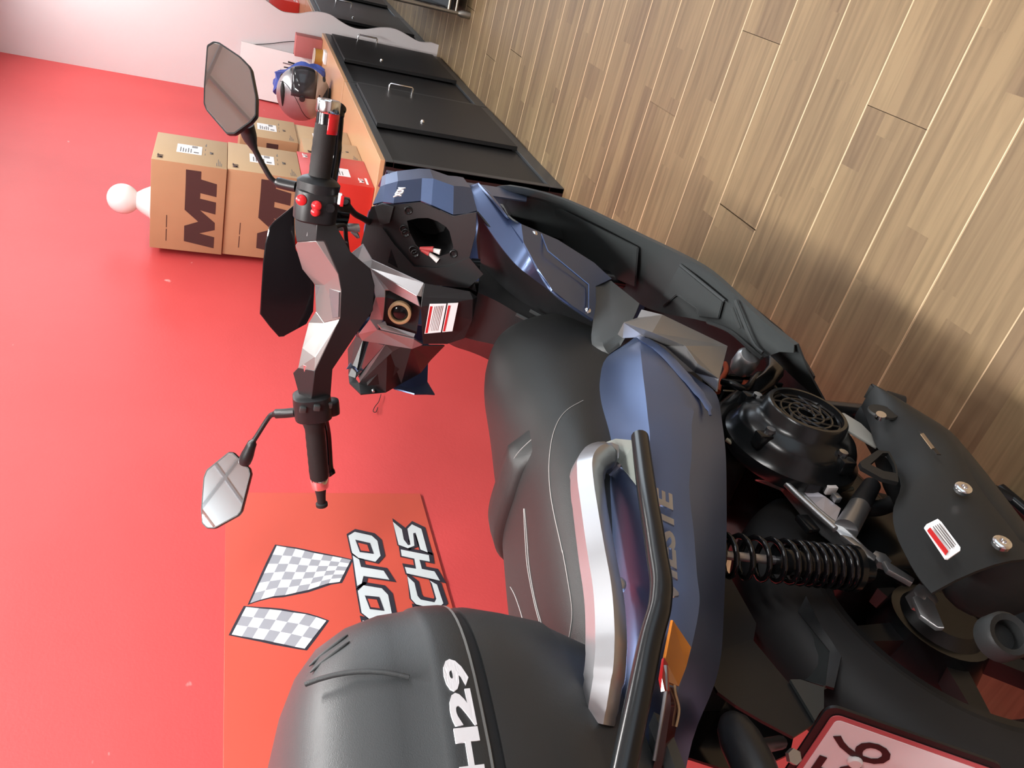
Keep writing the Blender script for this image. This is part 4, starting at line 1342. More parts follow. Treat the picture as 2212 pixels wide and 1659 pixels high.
prism('sticker_red_stripe', q2, (-0.0008, 0, 0.0002), M_redsw, SC)
bm = bmesh.new()
for k in range(6):
    a = Vector((0.7928,-0.055,0.9112)).lerp(Vector((0.7895,-0.0603,0.8936)), k/6)
    b = Vector((0.8002,0.003,0.9088)).lerp(Vector((0.7962,-0.0024,0.891)), k/6)
    bm_prism(bm, [a, a+Vector((0, 0, -0.0012)), b+Vector((0, 0, -0.0012)), b], (-0.0007, 0, 0.0002))
finish('sticker_print', bm, M_print, SC)

# ---------------------------------------------------------------- left glove box
gb = [(1.05,0.205,1.016),(1.061,0.205,1.01),(1.042,0.16,1),(1.009,0.13,1.004),(0.9927,0.14,0.9935),(0.9945,0.14,0.996),(0.9363,0.205,1.008),(0.9257,0.212,1.021),(0.953,0.21,1.02),(0.8881,0.214,1.001),(0.8842,0.205,0.9487),(0.9077,0.195,0.9129),(0.9327,0.18,0.8673),(0.9664,0.165,0.8405),(0.9929,0.14,0.8068),(0.835,0.0589,0.9271),(0.85,0.0693,0.973),(0.86,0.0746,0.9764),(0.9923,0.14,0.9922),(0.9167,0.205,1.002)]
part(facets('glove_box', gb, [(1, 2, 8), (2, 3, 4, 6, 8), (8, 6, 7), (7, 6, 19, 9), (19, 10, 9), (19, 16, 15, 14, 13, 12, 11, 10)], M_pl, SC, 0.004, None), 'black glove box on the left of the leg shield')
part(facets('glove_box_window', [(1.01,0.15,0.9882),(0.868,0.0799,0.975),(0.872,0.0916,0.9718),(0.9505,0.202,0.998),(0.9347,0.204,1.007)], [(0, 1, 2, 3, 4)], M_gls, SC, 0.003))
part(facets('glove_box_pillar', [(0.846,0.0651,0.9775),(0.838,0.0612,0.943),(0.845,0.0808,0.9616),(0.9273,0.196,0.9828),(0.9147,0.202,0.9998),(0.9415,0.203,1.001)], [(0, 1, 2), (0, 2, 3, 4, 5)], M_plg, SC, 0.004))
part(facets('glove_box_lid', [(0.875,0.1067,0.9498),(0.87,0.1033,0.922),(0.88,0.1293,0.925),(0.8886,0.185,0.9479),(0.8878,0.192,0.99),(0.9017,0.193,0.9894)], [(0, 1, 2, 3, 4, 5)], M_pld, SC, 0.003))
lathe('pull_knob', [(0, 0.004), (0.006, 0.003), (0.007, 0.0)], (0.894,0.207,0.9741), (-1, 0, 0), M_alu, SC, 10)

# ---------------------------------------------------------------- wind screen, handlebar cover, instrument hood
ws = [(0.9039,-0.1759,1.178),(0.8989,-0.1437,1.209),(0.8972,-0.133,1.217),(0.8923,-0.1016,1.221),(0.8865,-0.0646,1.222),(0.8714,0.0328,1.22),(0.8677,0.0563,1.2),(0.8648,0.0747,1.182),(0.8651,0.0728,1.173),(0.8695,0.045,1.134),(0.8736,0.0185,1.124),(0.8817,-0.0338,1.127),(0.8874,-0.07,1.15),(0.892,-0.0998,1.169),(0.8981,-0.1385,1.174)]
bm = bmesh.new()
f = bm.faces.new([bm.verts.new(p) for p in ws])
f.normal_update()
bmesh.ops.triangulate(bm, faces=[f])
shell(bm, 0.003)
o = finish('windscreen', bm, M_tint, SC, 30)
tube('windscreen_edge', [ws[i] for i in (0, 1, 2, 3, 4, 5, 6, 7, 8)], 0.0022, M_gls, SC, 6)
hb = [(0.8514,-0.196,1.182),(0.8325,-0.205,1.169),(0.7919,-0.2039,1.149),(0.7854,-0.1626,1.147),(0.832,-0.1369,1.174),(0.8456,-0.1593,1.179),(0.8019,-0.2032,1.122),(0.7934,-0.1813,1.108),(0.7787,-0.1521,1.086),(0.7722,-0.1099,1.103),(0.7677,-0.0813,1.095),(0.7596,-0.0294,1.091),(0.748,0.0777,1.124),(0.7437,0.1376,1.123),(0.766,0.1567,1.14),(0.7931,0.1128,1.157),(0.7856,0.0961,1.15),(0.756,0.143,1.086),(0.758,0.0784,1.09),(0.7608,-0.0044,1.054),(0.7674,-0.0469,1.032),(0.7748,-0.0942,1.035),(0.7794,-0.124,1.047),(0.7783,-0.1431,1.074),(0.7838,-0.1651,1.133)]
part(facets('handlebar_cover', hb, [(0, 1, 2, 3, 4, 5), (2, 6, 7, 24, 3), (24, 7, 8, 9), (9, 8, 23, 22, 10), (10, 22, 21, 20, 11), (11, 20, 19, 18, 12), (12, 18, 17, 13), (16, 12, 13, 14, 15)], M_pl, SC, 0.004, 30, bevel=0.0012), 'black handlebar cover')
dh = [(0.8405,-0.1265,1.175),(0.8321,-0.1372,1.172),(0.7873,-0.1613,1.147),(0.7856,-0.1638,1.133),(0.7741,-0.1091,1.103),(0.7677,-0.0813,1.095),(0.8112,-0.0684,1.119),(0.8393,-0.0539,1.132),(0.7595,-0.0286,1.091),(0.7907,-0.0016,1.113),(0.8219,-0.0072,1.126),(0.7559,0.053,1.126),(0.7837,0.0955,1.15),(0.801,0.0619,1.145),(0.8324,0.0233,1.135),(0.7489,0.0783,1.124),(0.8483,-0.0788,1.157)]
part(facets('instrument_hood', dh, [(0, 1, 2, 3, 4, 5, 6, 7, 16), (5, 8, 9, 10, 7, 6)], M_sil2, SC, 0.004, 30, bevel=0.001), 'silver instrument hood')
part(facets('hood_side', dh, [(10, 9, 8, 11, 12, 13, 14), (8, 15, 12, 11)], M_sil2, SC, 0.004, None, bevel=0.001))
part(facets('display_glass', [(0.8333,-0.0542,1.131),(0.8126,-0.0641,1.118),(0.7667,-0.0779,1.098),(0.7595,-0.032,1.094),(0.7971,-0.0038,1.112),(0.8222,-0.0087,1.124)], [(0, 1, 2, 3, 4, 5)], mat('display_glass', (0.16, 0.16, 0.17), 0.12, metal=0.4), SC, 0.003))
box('hood_rib', (-0.004, -0.03, -0.002), (0.004, 0.03, 0.002), M_pl, SC, loc=(0.7912,-0.1347,1.094))

# ---------------------------------------------------------------- handlebar, grips, switch pods, levers
BL, BR = Vector((0.732, 0.375, 1.077)), Vector((0.848, -0.369, 1.148))
bd = (BR-BL).normalized()
gR0, gR1 = Vector((0.8292,-0.2486,1.149)), Vector((0.8448,-0.3486,1.147))
gL0, gL1 = Vector((0.7599,0.1957,1.111)), Vector((0.7401,0.3231,1.087))
tube('handlebar', [gL0-(gL1-gL0)*0.9, gL0, gL1], 0.011, M_steel, SC, 12)
tube('handlebar', [gR0-(gR1-gR0)*0.9, gR0, gR1], 0.011, M_steel, SC, 12)


def grip(a, b, rr, parent):
    d = b-a
    bm = bmesh.new()
    n = 15
    pts = [a+d*(k/(n-1)) for k in range(n)]
    rad = [rr*1.16, rr*1.16, rr*1.02]+[rr*(1.0+0.03*(k % 2)) for k in range(n-4)]+[rr*0.98]
    bm_tube(bm, pts, rad, 20)
    return finish('grip', bm, M_grip, parent, 50)


def end_weight(a, d, rr, parent, cap):
    lathe('bar_end', cap, a, d, M_chrome, parent, 24, 35)


g = grip(gR0, gR1, 0.0185, SC)
dR = (gR1-gR0).normalized()
lathe('bar_end', [(0.0, 0.019), (0.004, 0.0205), (0.020, 0.0195), (0.022, 0.017), (0.021, 0.010), (0.017, 0.008), (0.017, 0.0)], gR1+dR*0.018, dR, M_chrome, SC, 24, 35)
tube('bar_end_sleeve', [gR1-dR*0.004, gR1+dR*0.019], 0.0180, M_gls, SC, 20)
bm = bmesh.new()
_d, _u, _v = frame_of(dR)
cv = (Vector((-1.27, -0.95, 0.2))-gR1).normalized()
fa = math.atan2(cv.dot(_v), cv.dot(_u))+0.35
bm_grid(bm, [[gR1-dR*0.014+dR*0.033*k/4+(_u*math.cos(fa-0.75+1.5*j/10)+_v*math.sin(fa-0.75+1.5*j/10))*0.0193 for j in range(11)] for k in range(5)])
o = finish('red_patch', bm, M_redsw, SC, 60)
o.modifiers.new('wall', 'SOLIDIFY').thickness = 0.0008
g = grip(gL0, gL1, 0.0185, SC)
dL = (gL1-gL0).normalized()
lathe('bar_end', [(0.0, 0.0180), (0.003, 0.019), (0.022, 0.017), (0.024, 0.010), (0.024, 0.0)], gL1, dL, M_chrome, SC, 24, 35)
lathe('bar_end_stem', [(0.0, 0.012), (0.020, 0.0095), (0.036, 0.0085), (0.038, 0.012), (0.044, 0.012), (0.044, 0.0)], gL1+dL*0.023, dL, M_rub, SC, 18, 35)
# right switch pod: collar, body and red buttons
lathe('throttle_collar', [(-0.012, 0.0), (-0.012, 0.036), (0.004, 0.037), (0.010, 0.030), (0.014, 0.021), (0.014, 0.0)], gR0, dR, M_pl, SC, 28)
pR = gR0-dR*0.036


def pod(name, c, d, L, a, b):
    dd, u, v = frame_of(d)
    bm = bmesh.new()
    sec = [(math.copysign(abs(math.cos(t))**0.7, math.cos(t))*a, math.copysign(abs(math.sin(t))**0.7, math.sin(t))*b) for t in [2*PI*k/24 for k in range(24)]]
    pts = [c-dd*L/2, c-dd*L*0.44, c-dd*L*0.2, c+dd*L*0.2, c+dd*L*0.44, c+dd*L/2]
    rings = bm_tube(bm, pts, [0.86, 0.98, 1.0, 1.0, 0.98, 0.86], 24, True, sec, up=(0, 0, 1))
    return finish(name, bm, M_pl, SC, 45)


pod('switch_pod', pR, dR, 0.055, 0.036, 0.037)
for p, rr in (((0.7958,-0.2288,1.178), 0.0095), ((0.7891,-0.2248,1.153), 0.0090), ((0.7855,-0.2148,1.154), 0.0080)):
    lathe('red_button', [(-0.004, 0.0), (-0.004, rr), (0.003, rr*0.95), (0.006, rr*0.6), (0.007, 0.0)], p, (-0.95, -0.25, 0.25), M_redsw, SC, 16)
lathe('black_button', [(-0.004, 0.0), (-0.004, 0.009), (0.004, 0.008), (0.005, 0.0)], (0.7908,-0.2229,1.13), (-0.95, -0.25, 0.1), M_gls, SC, 16)
box('red_tag', (-0.003, -0.010, -0.003), (0.003, 0.010, 0.003), M_paper, SC, 0.001, loc=(0.7974,-0.2395,1.115))
box('red_tag', (-0.003, -0.010, -0.003), (0.003, 0.010, 0.003), M_redsw, SC, 0.001, loc=(0.797,-0.2368,1.111))
pL = gL0-dL*0.030
pod('switch_pod', pL, dL, 0.052, 0.034, 0.036)
for p in ((0.7319,0.1548,1.138), (0.7309,0.1484,1.113), (0.7448,0.1501,1.089)):
    box('switch', (-0.004, -0.006, -0.006), (0.004, 0.006, 0.006), M_alu if p[1] < 0 else M_plg, SC, 0.0015, loc=p)
pod('lever_holder', Vector((0.7688,0.1714,1.084)), dL, 0.030, 0.016, 0.020)
# brake levers, ahead of and a little below the grips
lv = [(0.8739,-0.243,1.122),(0.8851,-0.2826,1.119),(0.8897,-0.325,1.12),(0.8911,-0.3467,1.121),(0.8917,-0.3576,1.122),(0.8961,-0.3659,1.12),(0.8986,-0.3689,1.118)]
tube('brake_lever', lv, [0.010, 0.0095, 0.0085, 0.0085, 0.0095, 0.0105, 0.0095], M_gls, SC, 10, n=5, smooth=60)
lv = [(0.7791,0.2027,1.088),(0.7875,0.2463,1.076),(0.7847,0.2834,1.069),(0.777,0.3203,1.063),(0.7723,0.3369,1.058),(0.7708,0.3401,1.056)]
tube('brake_lever', lv, [0.007, 0.007, 0.007, 0.007, 0.0085, 0.0085], M_gls, SC, 10, n=5, smooth=60)
# cables and reservoir seen below the right side of the cover
lathe('brake_reservoir', [(0, 0.0), (0, 0.024), (0.028, 0.026), (0.034, 0.026), (0.034, 0.0)], (0.8999,-0.1827,1.081), (0, 0, 1), M_gls, SC, 24)
tube('brake_hose', [(0.8831,-0.2049,1.091),(0.909,-0.176,1.068),(0.9362,-0.1562,1.041),(0.9726,-0.1293,1.013)], 0.006, M_rub, SC, 8, n=5)
tube('throttle_cable', [(0.8184,-0.1794,1.113),(0.8382,-0.1762,1.094),(0.8442,-0.1503,1.087),(0.8586,-0.1126,1.076)], 0.004, M_rub, SC, 8, n=5)
prism('silver_bracket', [(0.8663,-0.1617,1.107),(0.8668,-0.1654,1.06),(0.8654,-0.156,1.06),(0.8651,-0.1543,1.102)], (0.02, 0, 0), M_alu, SC, 0.001)
prism('silver_bracket', [(0.8746,-0.1501,1.075),(0.8746,-0.1504,1.063),(0.8733,-0.1418,1.056),(0.873,-0.1399,1.062)], (0.02, 0, 0), M_alu, SC, 0.001)

# ---------------------------------------------------------------- mirrors


def mirror_unit(outline, n_back, stem, rads, mat_tilt, ndir):
    t = bpy.data.objects.new('mirror', None)
    col.objects.link(t)
    t.parent = SC
    P = [Vector(p) for p in outline]
    c = sum(P, Vector())/len(P)
    # best plane through the outline, then tilt towards ndir
    nrm = Vector(ndir).normalized()
    P = [p-nrm*(p-c).dot(nrm) for p in P]
    S = smooth_loop(P, 4)
    bm = bmesh.new()
    loops = []
    for off, k in ((0.000, 1.0), (-0.004, 1.02), (-0.012, 1.015), (-0.026, 0.80), (-0.032, 0.45)):
        loops.append([bm.verts.new(c+(p-c)*k+nrm*off) for p in S])
    for a, b in zip(loops, loops[1:]):
        for i in range(len(a)):
            bm.faces.new((a[i], a[(i+1) % len(a)], b[(i+1) % len(b)], b[i]))
    bm.faces.new(loops[-1])
    inner = [bm.verts.new(c+(p-c)*0.965+nrm*0.0) for p in S]
    for i in range(len(S)):
        bm.faces.new((loops[0][i], loops[0][(i+1) % len(S)], inner[(i+1) % len(S)], inner[i]))
    deep = [bm.verts.new(c+(p-c)*0.965-nrm*0.002) for p in S]
    for i in range(len(S)):
        bm.faces.new((inner[i], inner[(i+1) % len(S)], deep[(i+1) % len(S)], deep[i]))
    finish('mirror_housing', bm, M_pl, t, 50)
    bm = bmesh.new()
    bm_prism(bm, [c+(p-c)*0.965-nrm*0.0008 for p in S], -nrm*0.001)
    finish('mirror_glass', bm, M_mir, t)
    bm = bmesh.new()
    bm_tube(bm, smooth_path(stem, 3), rads, 12)
    finish('mirror_stem', bm, M_pl, t, 50)
    return t


def smooth_loop(P, n):
    """round the corners of a closed polygon a little"""
    out = []
    L = len(P)
    for i in range(L):
        a, b, c_ = P[i-1], P[i], P[(i+1) % L]
        la, lc = (a-b).length, (c_-b).length
        d = min(0.22*la, 0.22*lc, 0.016)
        p, q = b+(a-b).normalized()*d, b+(c_-b).normalized()*d
        for k in range(n+1):
            t_ = k/n
            out.append(p*(1-t_)**2+b*2*t_*(1-t_)+q*t_**2)
    return out


mo = [(0.91,-0.4247,1.34),(0.9096,-0.4323,1.331),(0.9065,-0.4331,1.323),(0.8865,-0.4217,1.29),(0.8762,-0.4125,1.276),(0.872,-0.4075,1.272),(0.8503,-0.3703,1.261),(0.8379,-0.3448,1.26),(0.8361,-0.3341,1.267),(0.8358,-0.3104,1.291),(0.8395,-0.3074,1.302),(0.8665,-0.3337,1.336),(0.8719,-0.3414,1.34),(0.8849,-0.3683,1.341)]
st = [(0.8801,-0.3154,1.272),(0.8824,-0.298,1.266),(0.8791,-0.2763,1.255),(0.8743,-0.2459,1.235),(0.8723,-0.2329,1.225),(0.8716,-0.2281,1.218),(0.8666,-0.2289,1.213),(0.8567,-0.2304,1.198),(0.847,-0.2327,1.183)]
mirror_unit(mo, 0.03, st, [0.013, 0.013, 0.013, 0.0125, 0.011, 0.008, 0.0052, 0.005, 0.0048, 0.0048, 0.0048, 0.0048, 0.0048, 0.005, 0.005, 0.0052, 0.0052, 0.0055, 0.0095, 0.0095, 0.0095, 0.0095, 0.0095, 0.0095, 0.0095], None, (-0.843, -0.389, 0.373))
mo = [(0.7933,0.3498,1.299),(0.804,0.3138,1.261),(0.8008,0.312,1.252),(0.7694,0.3264,1.221),(0.761,0.3337,1.218),(0.7166,0.3904,1.232),(0.7126,0.3984,1.238),(0.7093,0.4283,1.279),(0.7143,0.4318,1.293),(0.7234,0.4277,1.302),(0.7419,0.4094,1.305),(0.7843,0.3624,1.304)]
st = [(0.7804,0.3241,1.231),(0.7839,0.3016,1.225),(0.7878,0.2768,1.218),(0.7901,0.2619,1.211),(0.7965,0.2212,1.192),(0.7931,0.2105,1.184),(0.7888,0.2053,1.176),(0.7799,0.1976,1.163),(0.7712,0.1882,1.146)]
mirror_unit(mo, 0.03, st, [0.010, 0.0125, 0.013, 0.0125, 0.011, 0.0100, 0.009, 0.0052, 0.005, 0.0048, 0.0048, 0.0048, 0.0048, 0.005, 0.0052, 0.0055, 0.006, 0.0095, 0.0095, 0.0095, 0.0095, 0.0095, 0.0095, 0.0095, 0.0095], None, (-0.676, -0.622, 0.394))

# ---------------------------------------------------------------- seat
# SEATDEF
TOP = [(0.85, 0.585), (0.82, 0.660), (0.785, 0.735), (0.75, 0.785), (0.70, 0.816), (0.62, 0.839), (0.52, 0.854), (0.42, 0.870), (0.345, 0.880), (0.25, 0.895), (0.15, 0.915), (0.05, 0.932), (-0.06, 0.945), (-0.14, 0.95)]
EDG = [(0.85, 0.560), (0.75, 0.588), (0.64, 0.632), (0.51, 0.682), (0.425, 0.740), (0.360, 0.776), (0.312, 0.796), (0.250, 0.822), (0.15, 0.850), (0.05, 0.866), (-0.14, 0.885)]
WID = [(0.85, 0.035), (0.82, 0.060), (0.785, 0.078), (0.74, 0.094), (0.66, 0.106), (0.58, 0.114), (0.48, 0.124), (0.40, 0.133), (0.33, 0.143), (0.26, 0.155), (0.20, 0.160), (0.05, 0.146), (-0.05, 0.120), (-0.14, 0.085)]


def interp(T, s):
    T = sorted(T)
    if s <= T[0][0]:
        return T[0][1]
    for (a, p), (b, q) in zip(T, T[1:]):
        if s <= b:
            f = (s-a)/(b-a)
            return p+(q-p)*f
    return T[-1][1]


def smoothed(T, s, w=0.025):
    return sum(interp(T, s+w*k) for k in (-1, -0.5, 0, 0.5, 1))/5


def seat_z(s, y, extra=0.0):
    w = smoothed(WID, s)
    a = min(1.0, abs(y)/w)
    tp, ed = smoothed(TOP, s), smoothed(EDG, s)
    return ed+(tp-ed)*(1-a**3.0)**(1/2.2)+extra

# SEATEND

bm = bmesh.new()
NS, NT_ = 70, 32
rows_ = []
for i in range(NS+1):
    s = 0.85-(0.99*i/NS)
    w = smoothed(WID, s)
    row = []
    for j in range(NT_+1):
        th = PI*j/NT_
        y = -w*math.cos(th)
        row.append(Vector((s, y, seat_z(s, y))))
    row = [Vector((s, -w*0.99, seat_z(s, w)-0.035))]+row+[Vector((s, w*0.99, seat_z(s, w)-0.035))]
    rows_.append(row)
bm_grid(bm, rows_)
bm.faces.new([bm.verts.new(p) for p in rows_[0]])
bm.faces.new([bm.verts.new(p) for p in rows_[-1]])
for a, b in zip(rows_, rows_[1:]):
    bm.faces.new([bm.verts.new(p) for p in (a[0], a[-1], b[-1], b[0])])
bmesh.ops.remove_doubles(bm, verts=bm.verts, dist=1e-5)
seat = finish('seat', bm, M_seat, SC, 60)
# raised bolster between rider and passenger
bm = bmesh.new()
rows_ = []
for f, hgt in ((0.0, -0.004), (0.06, 0.012), (0.12, 0.019), (0.40, 0.018), (0.80, 0.013), (0.95, 0.005), (1.0, -0.004)):
    row = []
    for j in range(25):
        y = 0.141-0.235*j/24
        s = 0.352-0.010*(1-abs(y+0.01)/0.14)-f*0.062*(1.0 if j else 1)
        e = min(1, j/1.0, (24-j)/3.0)
        row.append(Vector((s, y, seat_z(s, y, hgt*e-0.002*(1-e)))))
    rows_.append(row)
bm_grid(bm, rows_)
finish('seat_bolster', bm, M_seat, seat, 60)


def stitch(pts, name='stitching', dashed=False, lift=0.0005, rr=0.0006):
    P = smooth_path([(s, y, seat_z(s, y)+lift) for s, y in pts], 6)
    bm = bmesh.new()
    if dashed:
        for k in range(len(P)-1):
            for q in range(2):
                a, b = P[k].lerp(P[k+1], q*0.5+0.05), P[k].lerp(P[k+1], q*0.5+0.38)
                bm_tube(bm, [a, b], rr, 5)
    else:
        P = [Vector((p.x, p.y, seat_z(p.x, p.y)+lift)) for p in P]
        bm_tube(bm, P, rr, 5)
    o = finish(name, bm, M_thr, seat, 60)
    if dashed:
        o['kind'] = 'stuff'


stitch([(0.3540,-0.1391),(0.3405,-0.1389),(0.3122,-0.1338),(0.2854,-0.1296),(0.2533,-0.1241),(0.2150,-0.1173),(0.1740,-0.1124),(0.1333,-0.1098),(0.0921,-0.1079),(0.0728,-0.1067)])
stitch([(0.0756,-0.1076),(0.0476,-0.1041),(0.0128,-0.0969),(-0.0072,-0.0899),(-0.0224,-0.0784),(-0.0326,-0.0665),(-0.0365,-0.0543)])
stitch([(0.2264,-0.0405),(0.1870,-0.0321),(0.1427,-0.0229),(0.1094,-0.0216),(0.0728,-0.0231),(0.0392,-0.0263),(0.0121,-0.0291),(-0.0096,-0.0331)])
stitch([(0.2232,-0.0433),(0.1809,-0.0377),(0.1366,-0.0288),(0.1048,-0.0263),(0.0702,-0.0272),(0.0367,-0.0304),(0.0097,-0.0332),(-0.0120,-0.0373)])
stitch([(0.2933,-0.1086),(0.2982,-0.0918),(0.3039,-0.0737),(0.3081,-0.0495),(0.3109,-0.0288)], dashed=True, lift=0.014)
stitch([(0.1776,0.0577),(0.1494,0.0425),(0.1184,0.0319),(0.0835,0.0237),(0.0602,0.0191),(0.0421,0.0141)])

# ---------------------------------------------------------------- grab handle and guard rail
gh = [(0.030, 0.185)]
pth = [(0.1555,-0.168,0.8169),(0.1687,-0.172,0.8323),(0.1646,-0.176,0.8549),(0.1386,-0.18,0.8792),(0.1017,-0.183,0.8959),(0.0427,-0.186,0.9148),(-0.0169,-0.186,0.9316),(-0.066,-0.182,0.9432),(-0.1047,-0.175,0.9545),(-0.1334,-0.166,0.9643),(-0.1537,-0.155,0.9733),(-0.1703,-0.14,0.9797)]
sec = [(-1.0, -0.55), (-0.1, -1.0), (0.9, -0.65), (1.0, 0.25), (0.45, 0.95), (-0.6, 0.9), (-1.0, 0.35)]
tube('grab_handle', pth, [0.016, 0.0185, 0.020, 0.0195, 0.0185, 0.018, 0.018, 0.018, 0.018, 0.0175, 0.016, 0.015], M_sil, SC, 8, sec=sec, up=(0, -0.45, 0.9), n=5, smooth=38)
lathe('handle_bolt', [(0, 0.009), (0.006, 0.009), (0.008, 0.006), (0.008, 0.0)], (-0.0378,-0.165,0.9115), (0, -1, 0.2), M_steel, SC, 14)
pth = [(0.1292,-0.235,0.8331),(0.0655,-0.237,0.858),(0.0161,-0.239,0.8772),(-0.0347,-0.24,0.8954),(-0.0726,-0.24,0.909),(-0.0951,-0.24,0.9168),(-0.1094,-0.239,0.9225),(-0.1222,-0.237,0.9289),(-0.1345,-0.235,0.9361)]
pth += [(-0.1564,-0.228,0.9515),(-0.1845,-0.22,0.969),(-0.21,-0.21,0.9841),(-0.2363,-0.198,0.9995),(-0.2545,-0.19,1.01)]
tube('guard_rail', pth, 0.0105, M_eng, SC, 16, n=4)
part(facets('handle_mount', [(0.2241,-0.15,0.8296),(0.1883,-0.19,0.8247),(0.1408,-0.222,0.8286),(0.0685,-0.215,0.8558),(0.0688,-0.212,0.8578),(0.1252,-0.19,0.8414),(0.1415,-0.185,0.836)], [(0, 1, 2, 3, 4, 5, 6)], mat('grey_mount_plate', (0.16, 0.18, 0.165), 0.42, metal=0.3), SC, 0.004))

# ---------------------------------------------------------------- tail lamp and indicator
part(facets('indicator_lens', [(-0.1105,-0.196,0.8967),(-0.1168,-0.192,0.8963),(-0.1303,-0.18,0.8804),(-0.1432,-0.17,0.8889),(-0.1578,-0.162,0.902),(-0.1586,-0.17,0.9168),(-0.1406,-0.178,0.9135)], [(0, 1, 2, 3), (0, 3, 4, 5, 6)], M_amb, SC, 0.004), 'amber indicator lens')
part(facets('tail_lamp_lens', [(-0.1407,-0.18,0.915),(-0.1462,-0.178,0.913),(-0.1649,-0.166,0.9173),(-0.1672,-0.17,0.9251),(-0.1578,-0.175,0.9248)], [(0, 1, 2, 3, 4)], M_redl, SC, 0.004), 'red tail lamp lens')
part(skin('lamp_strip', [[(-0.1609,-0.166,0.9164),(-0.1614,-0.168,0.9134),(-0.1578,-0.16,0.9005)], [(-0.1731,-0.16,0.9207),(-0.1751,-0.162,0.9154),(-0.1692,-0.152,0.8999)], [(-0.1844,-0.15,0.9257),(-0.1865,-0.152,0.9198),(-0.1786,-0.142,0.9027)], [(-0.1999,-0.138,0.9325),(-0.202,-0.14,0.9267),(-0.1945,-0.13,0.9108)], [(-0.2126,-0.128,0.9393),(-0.2147,-0.13,0.9329),(-0.2089,-0.12,0.918)]], M_drkl, SC, 4, 0.004, 50))
tube('lamp_edge', [(-0.1492,-0.182,0.916),(-0.164,-0.172,0.9189),(-0.1723,-0.166,0.9222),(-0.1813,-0.158,0.926),(-0.194,-0.147,0.9318),(-0.2085,-0.134,0.9383)], 0.0016, M_sil, SC, 6, n=4)
tube('lamp_edge', [(-0.1205,-0.19,0.8933),(-0.1364,-0.18,0.8982),(-0.1467,-0.172,0.8989),(-0.1618,-0.164,0.9055),(-0.1742,-0.152,0.9025),(-0.1845,-0.142,0.9071)], 0.0012, M_gold, SC, 6, n=4)

# ---------------------------------------------------------------- rear mudguard, hugger, number plate
part(facets('plate_carrier', [(-0.0265,-0.055,0.6854),(-0.086,-0.055,0.6757),(-0.0937,-0.055,0.6733),(-0.1415,-0.055,0.6732),(-0.1448,-0.055,0.6788),(-0.156,-0.055,0.7129),(-0.1333,-0.055,0.7388),(-0.1116,-0.055,0.76),(-0.0933,-0.055,0.7727),(-0.0851,-0.055,0.7731),(-0.0399,-0.055,0.7367)], [(0, 1, 2, 3, 4, 5, 6, 7, 8, 9, 10)], M_pl, SC, 0.004, None))
part(facets('carrier_side', [(-0.0901,-0.06,0.6744),(-0.0913,-0.06,0.6609),(-0.1043,-0.06,0.6362),(-0.1303,-0.06,0.6554),(-0.1335,-0.06,0.6626),(-0.1437,-0.06,0.6775)], [(0, 1, 2, 3, 4, 5)], M_plg, SC, 0.004, None))
part(facets('hugger', [(0.0329,-0.045,0.588),(0.0086,-0.055,0.5921),(-0.0331,-0.06,0.5943),(-0.0578,-0.062,0.5951),(-0.0951,-0.05,0.6216),(-0.0961,-0.05,0.626),(-0.065,-0.02,0.6147),(-0.0044,0.01,0.6052)], [(0, 1, 2, 3, 4, 5, 6, 7)], M_plg, SC, 0.004, 40))
part(facets('hugger_flange', [(0.0244,-0.068,0.5747),(-0.0249,-0.07,0.589),(-0.0468,-0.07,0.5896),(-0.0723,-0.07,0.592),(-0.1069,-0.06,0.6234),(-0.1012,-0.058,0.6305),(-0.0594,-0.064,0.5966),(-0.0347,-0.062,0.5965),(0.0076,-0.058,0.5943)], [(0, 1, 7, 8), (1, 2, 3, 6, 7), (3, 4, 5, 6)], M_pl, SC, 0.004, 40))
part(facets('inner_mudguard', [(-0.0067,0.05,0.6836),(-0.0618,0.05,0.643),(-0.0894,0.05,0.6136),(-0.1159,0.05,0.6388),(-0.1288,0.05,0.6958),(-0.121,0.05,0.7419),(-0.1054,0.05,0.7725),(-0.0961,0.05,0.8),(-0.0376,0.05,0.7655),(0.0025,0.05,0.7046)], [tuple(range(10))], M_gls, SC, 0.004))
# number plate: white, red border, bolted to the carrier (top right corner measured, the rest follows its size)
pr0, pr1 = Vector((-0.1656,-0.105,0.6938)), Vector((-0.2409,-0.105,0.5592))
pd = (pr1-pr0).normalized()                    # down the plate
pl = Vector((0, 1, 0))                         # towards the left side of the scooter
pn = pl.cross(pd).normalized()
if pn.x > 0:
    pn = -pn
PWD, PHT = 0.21, 0.172
plate_e = bpy.data.objects.new('number_plate', None)
col.objects.link(plate_e)
plate_e.parent = SC


def pp(u, v, w=0.0):
    return pr0+pl*u+pd*v+pn*w


def rrect(u0, v0, u1, v1, r, w, n=5):
    out = []
    for cu, cv, a0 in ((u1-r, v1-r, 0), (u0+r, v1-r, 90), (u0+r, v0+r, 180), (u1-r, v0+r, 270)):
        for k in range(n+1):
            a = math.radians(a0+90*k/n)
            out.append(pp(cu+r*math.cos(a), cv+r*math.sin(a), w))
    return out


prism('plate_backing', rrect(-0.008, -0.008, PWD+0.008, PHT+0.004, 0.012, -0.004), pn*0.0035, M_pl, plate_e)
prism('plate_border', rrect(0, 0, PWD, PHT, 0.009, 0.0002), pn*0.0012, mat('plate_red', (0.55, 0.12, 0.13), 0.4), plate_e)
prism('plate_face', rrect(0.0055, 0.0055, PWD-0.0055, PHT-0.0055, 0.006, 0.0010), pn*0.0010, mat('plate_white', (0.90, 0.90, 0.93), 0.4), plate_e)
M_char = mat('plate_black', (0.035, 0.012, 0.014), 0.45)
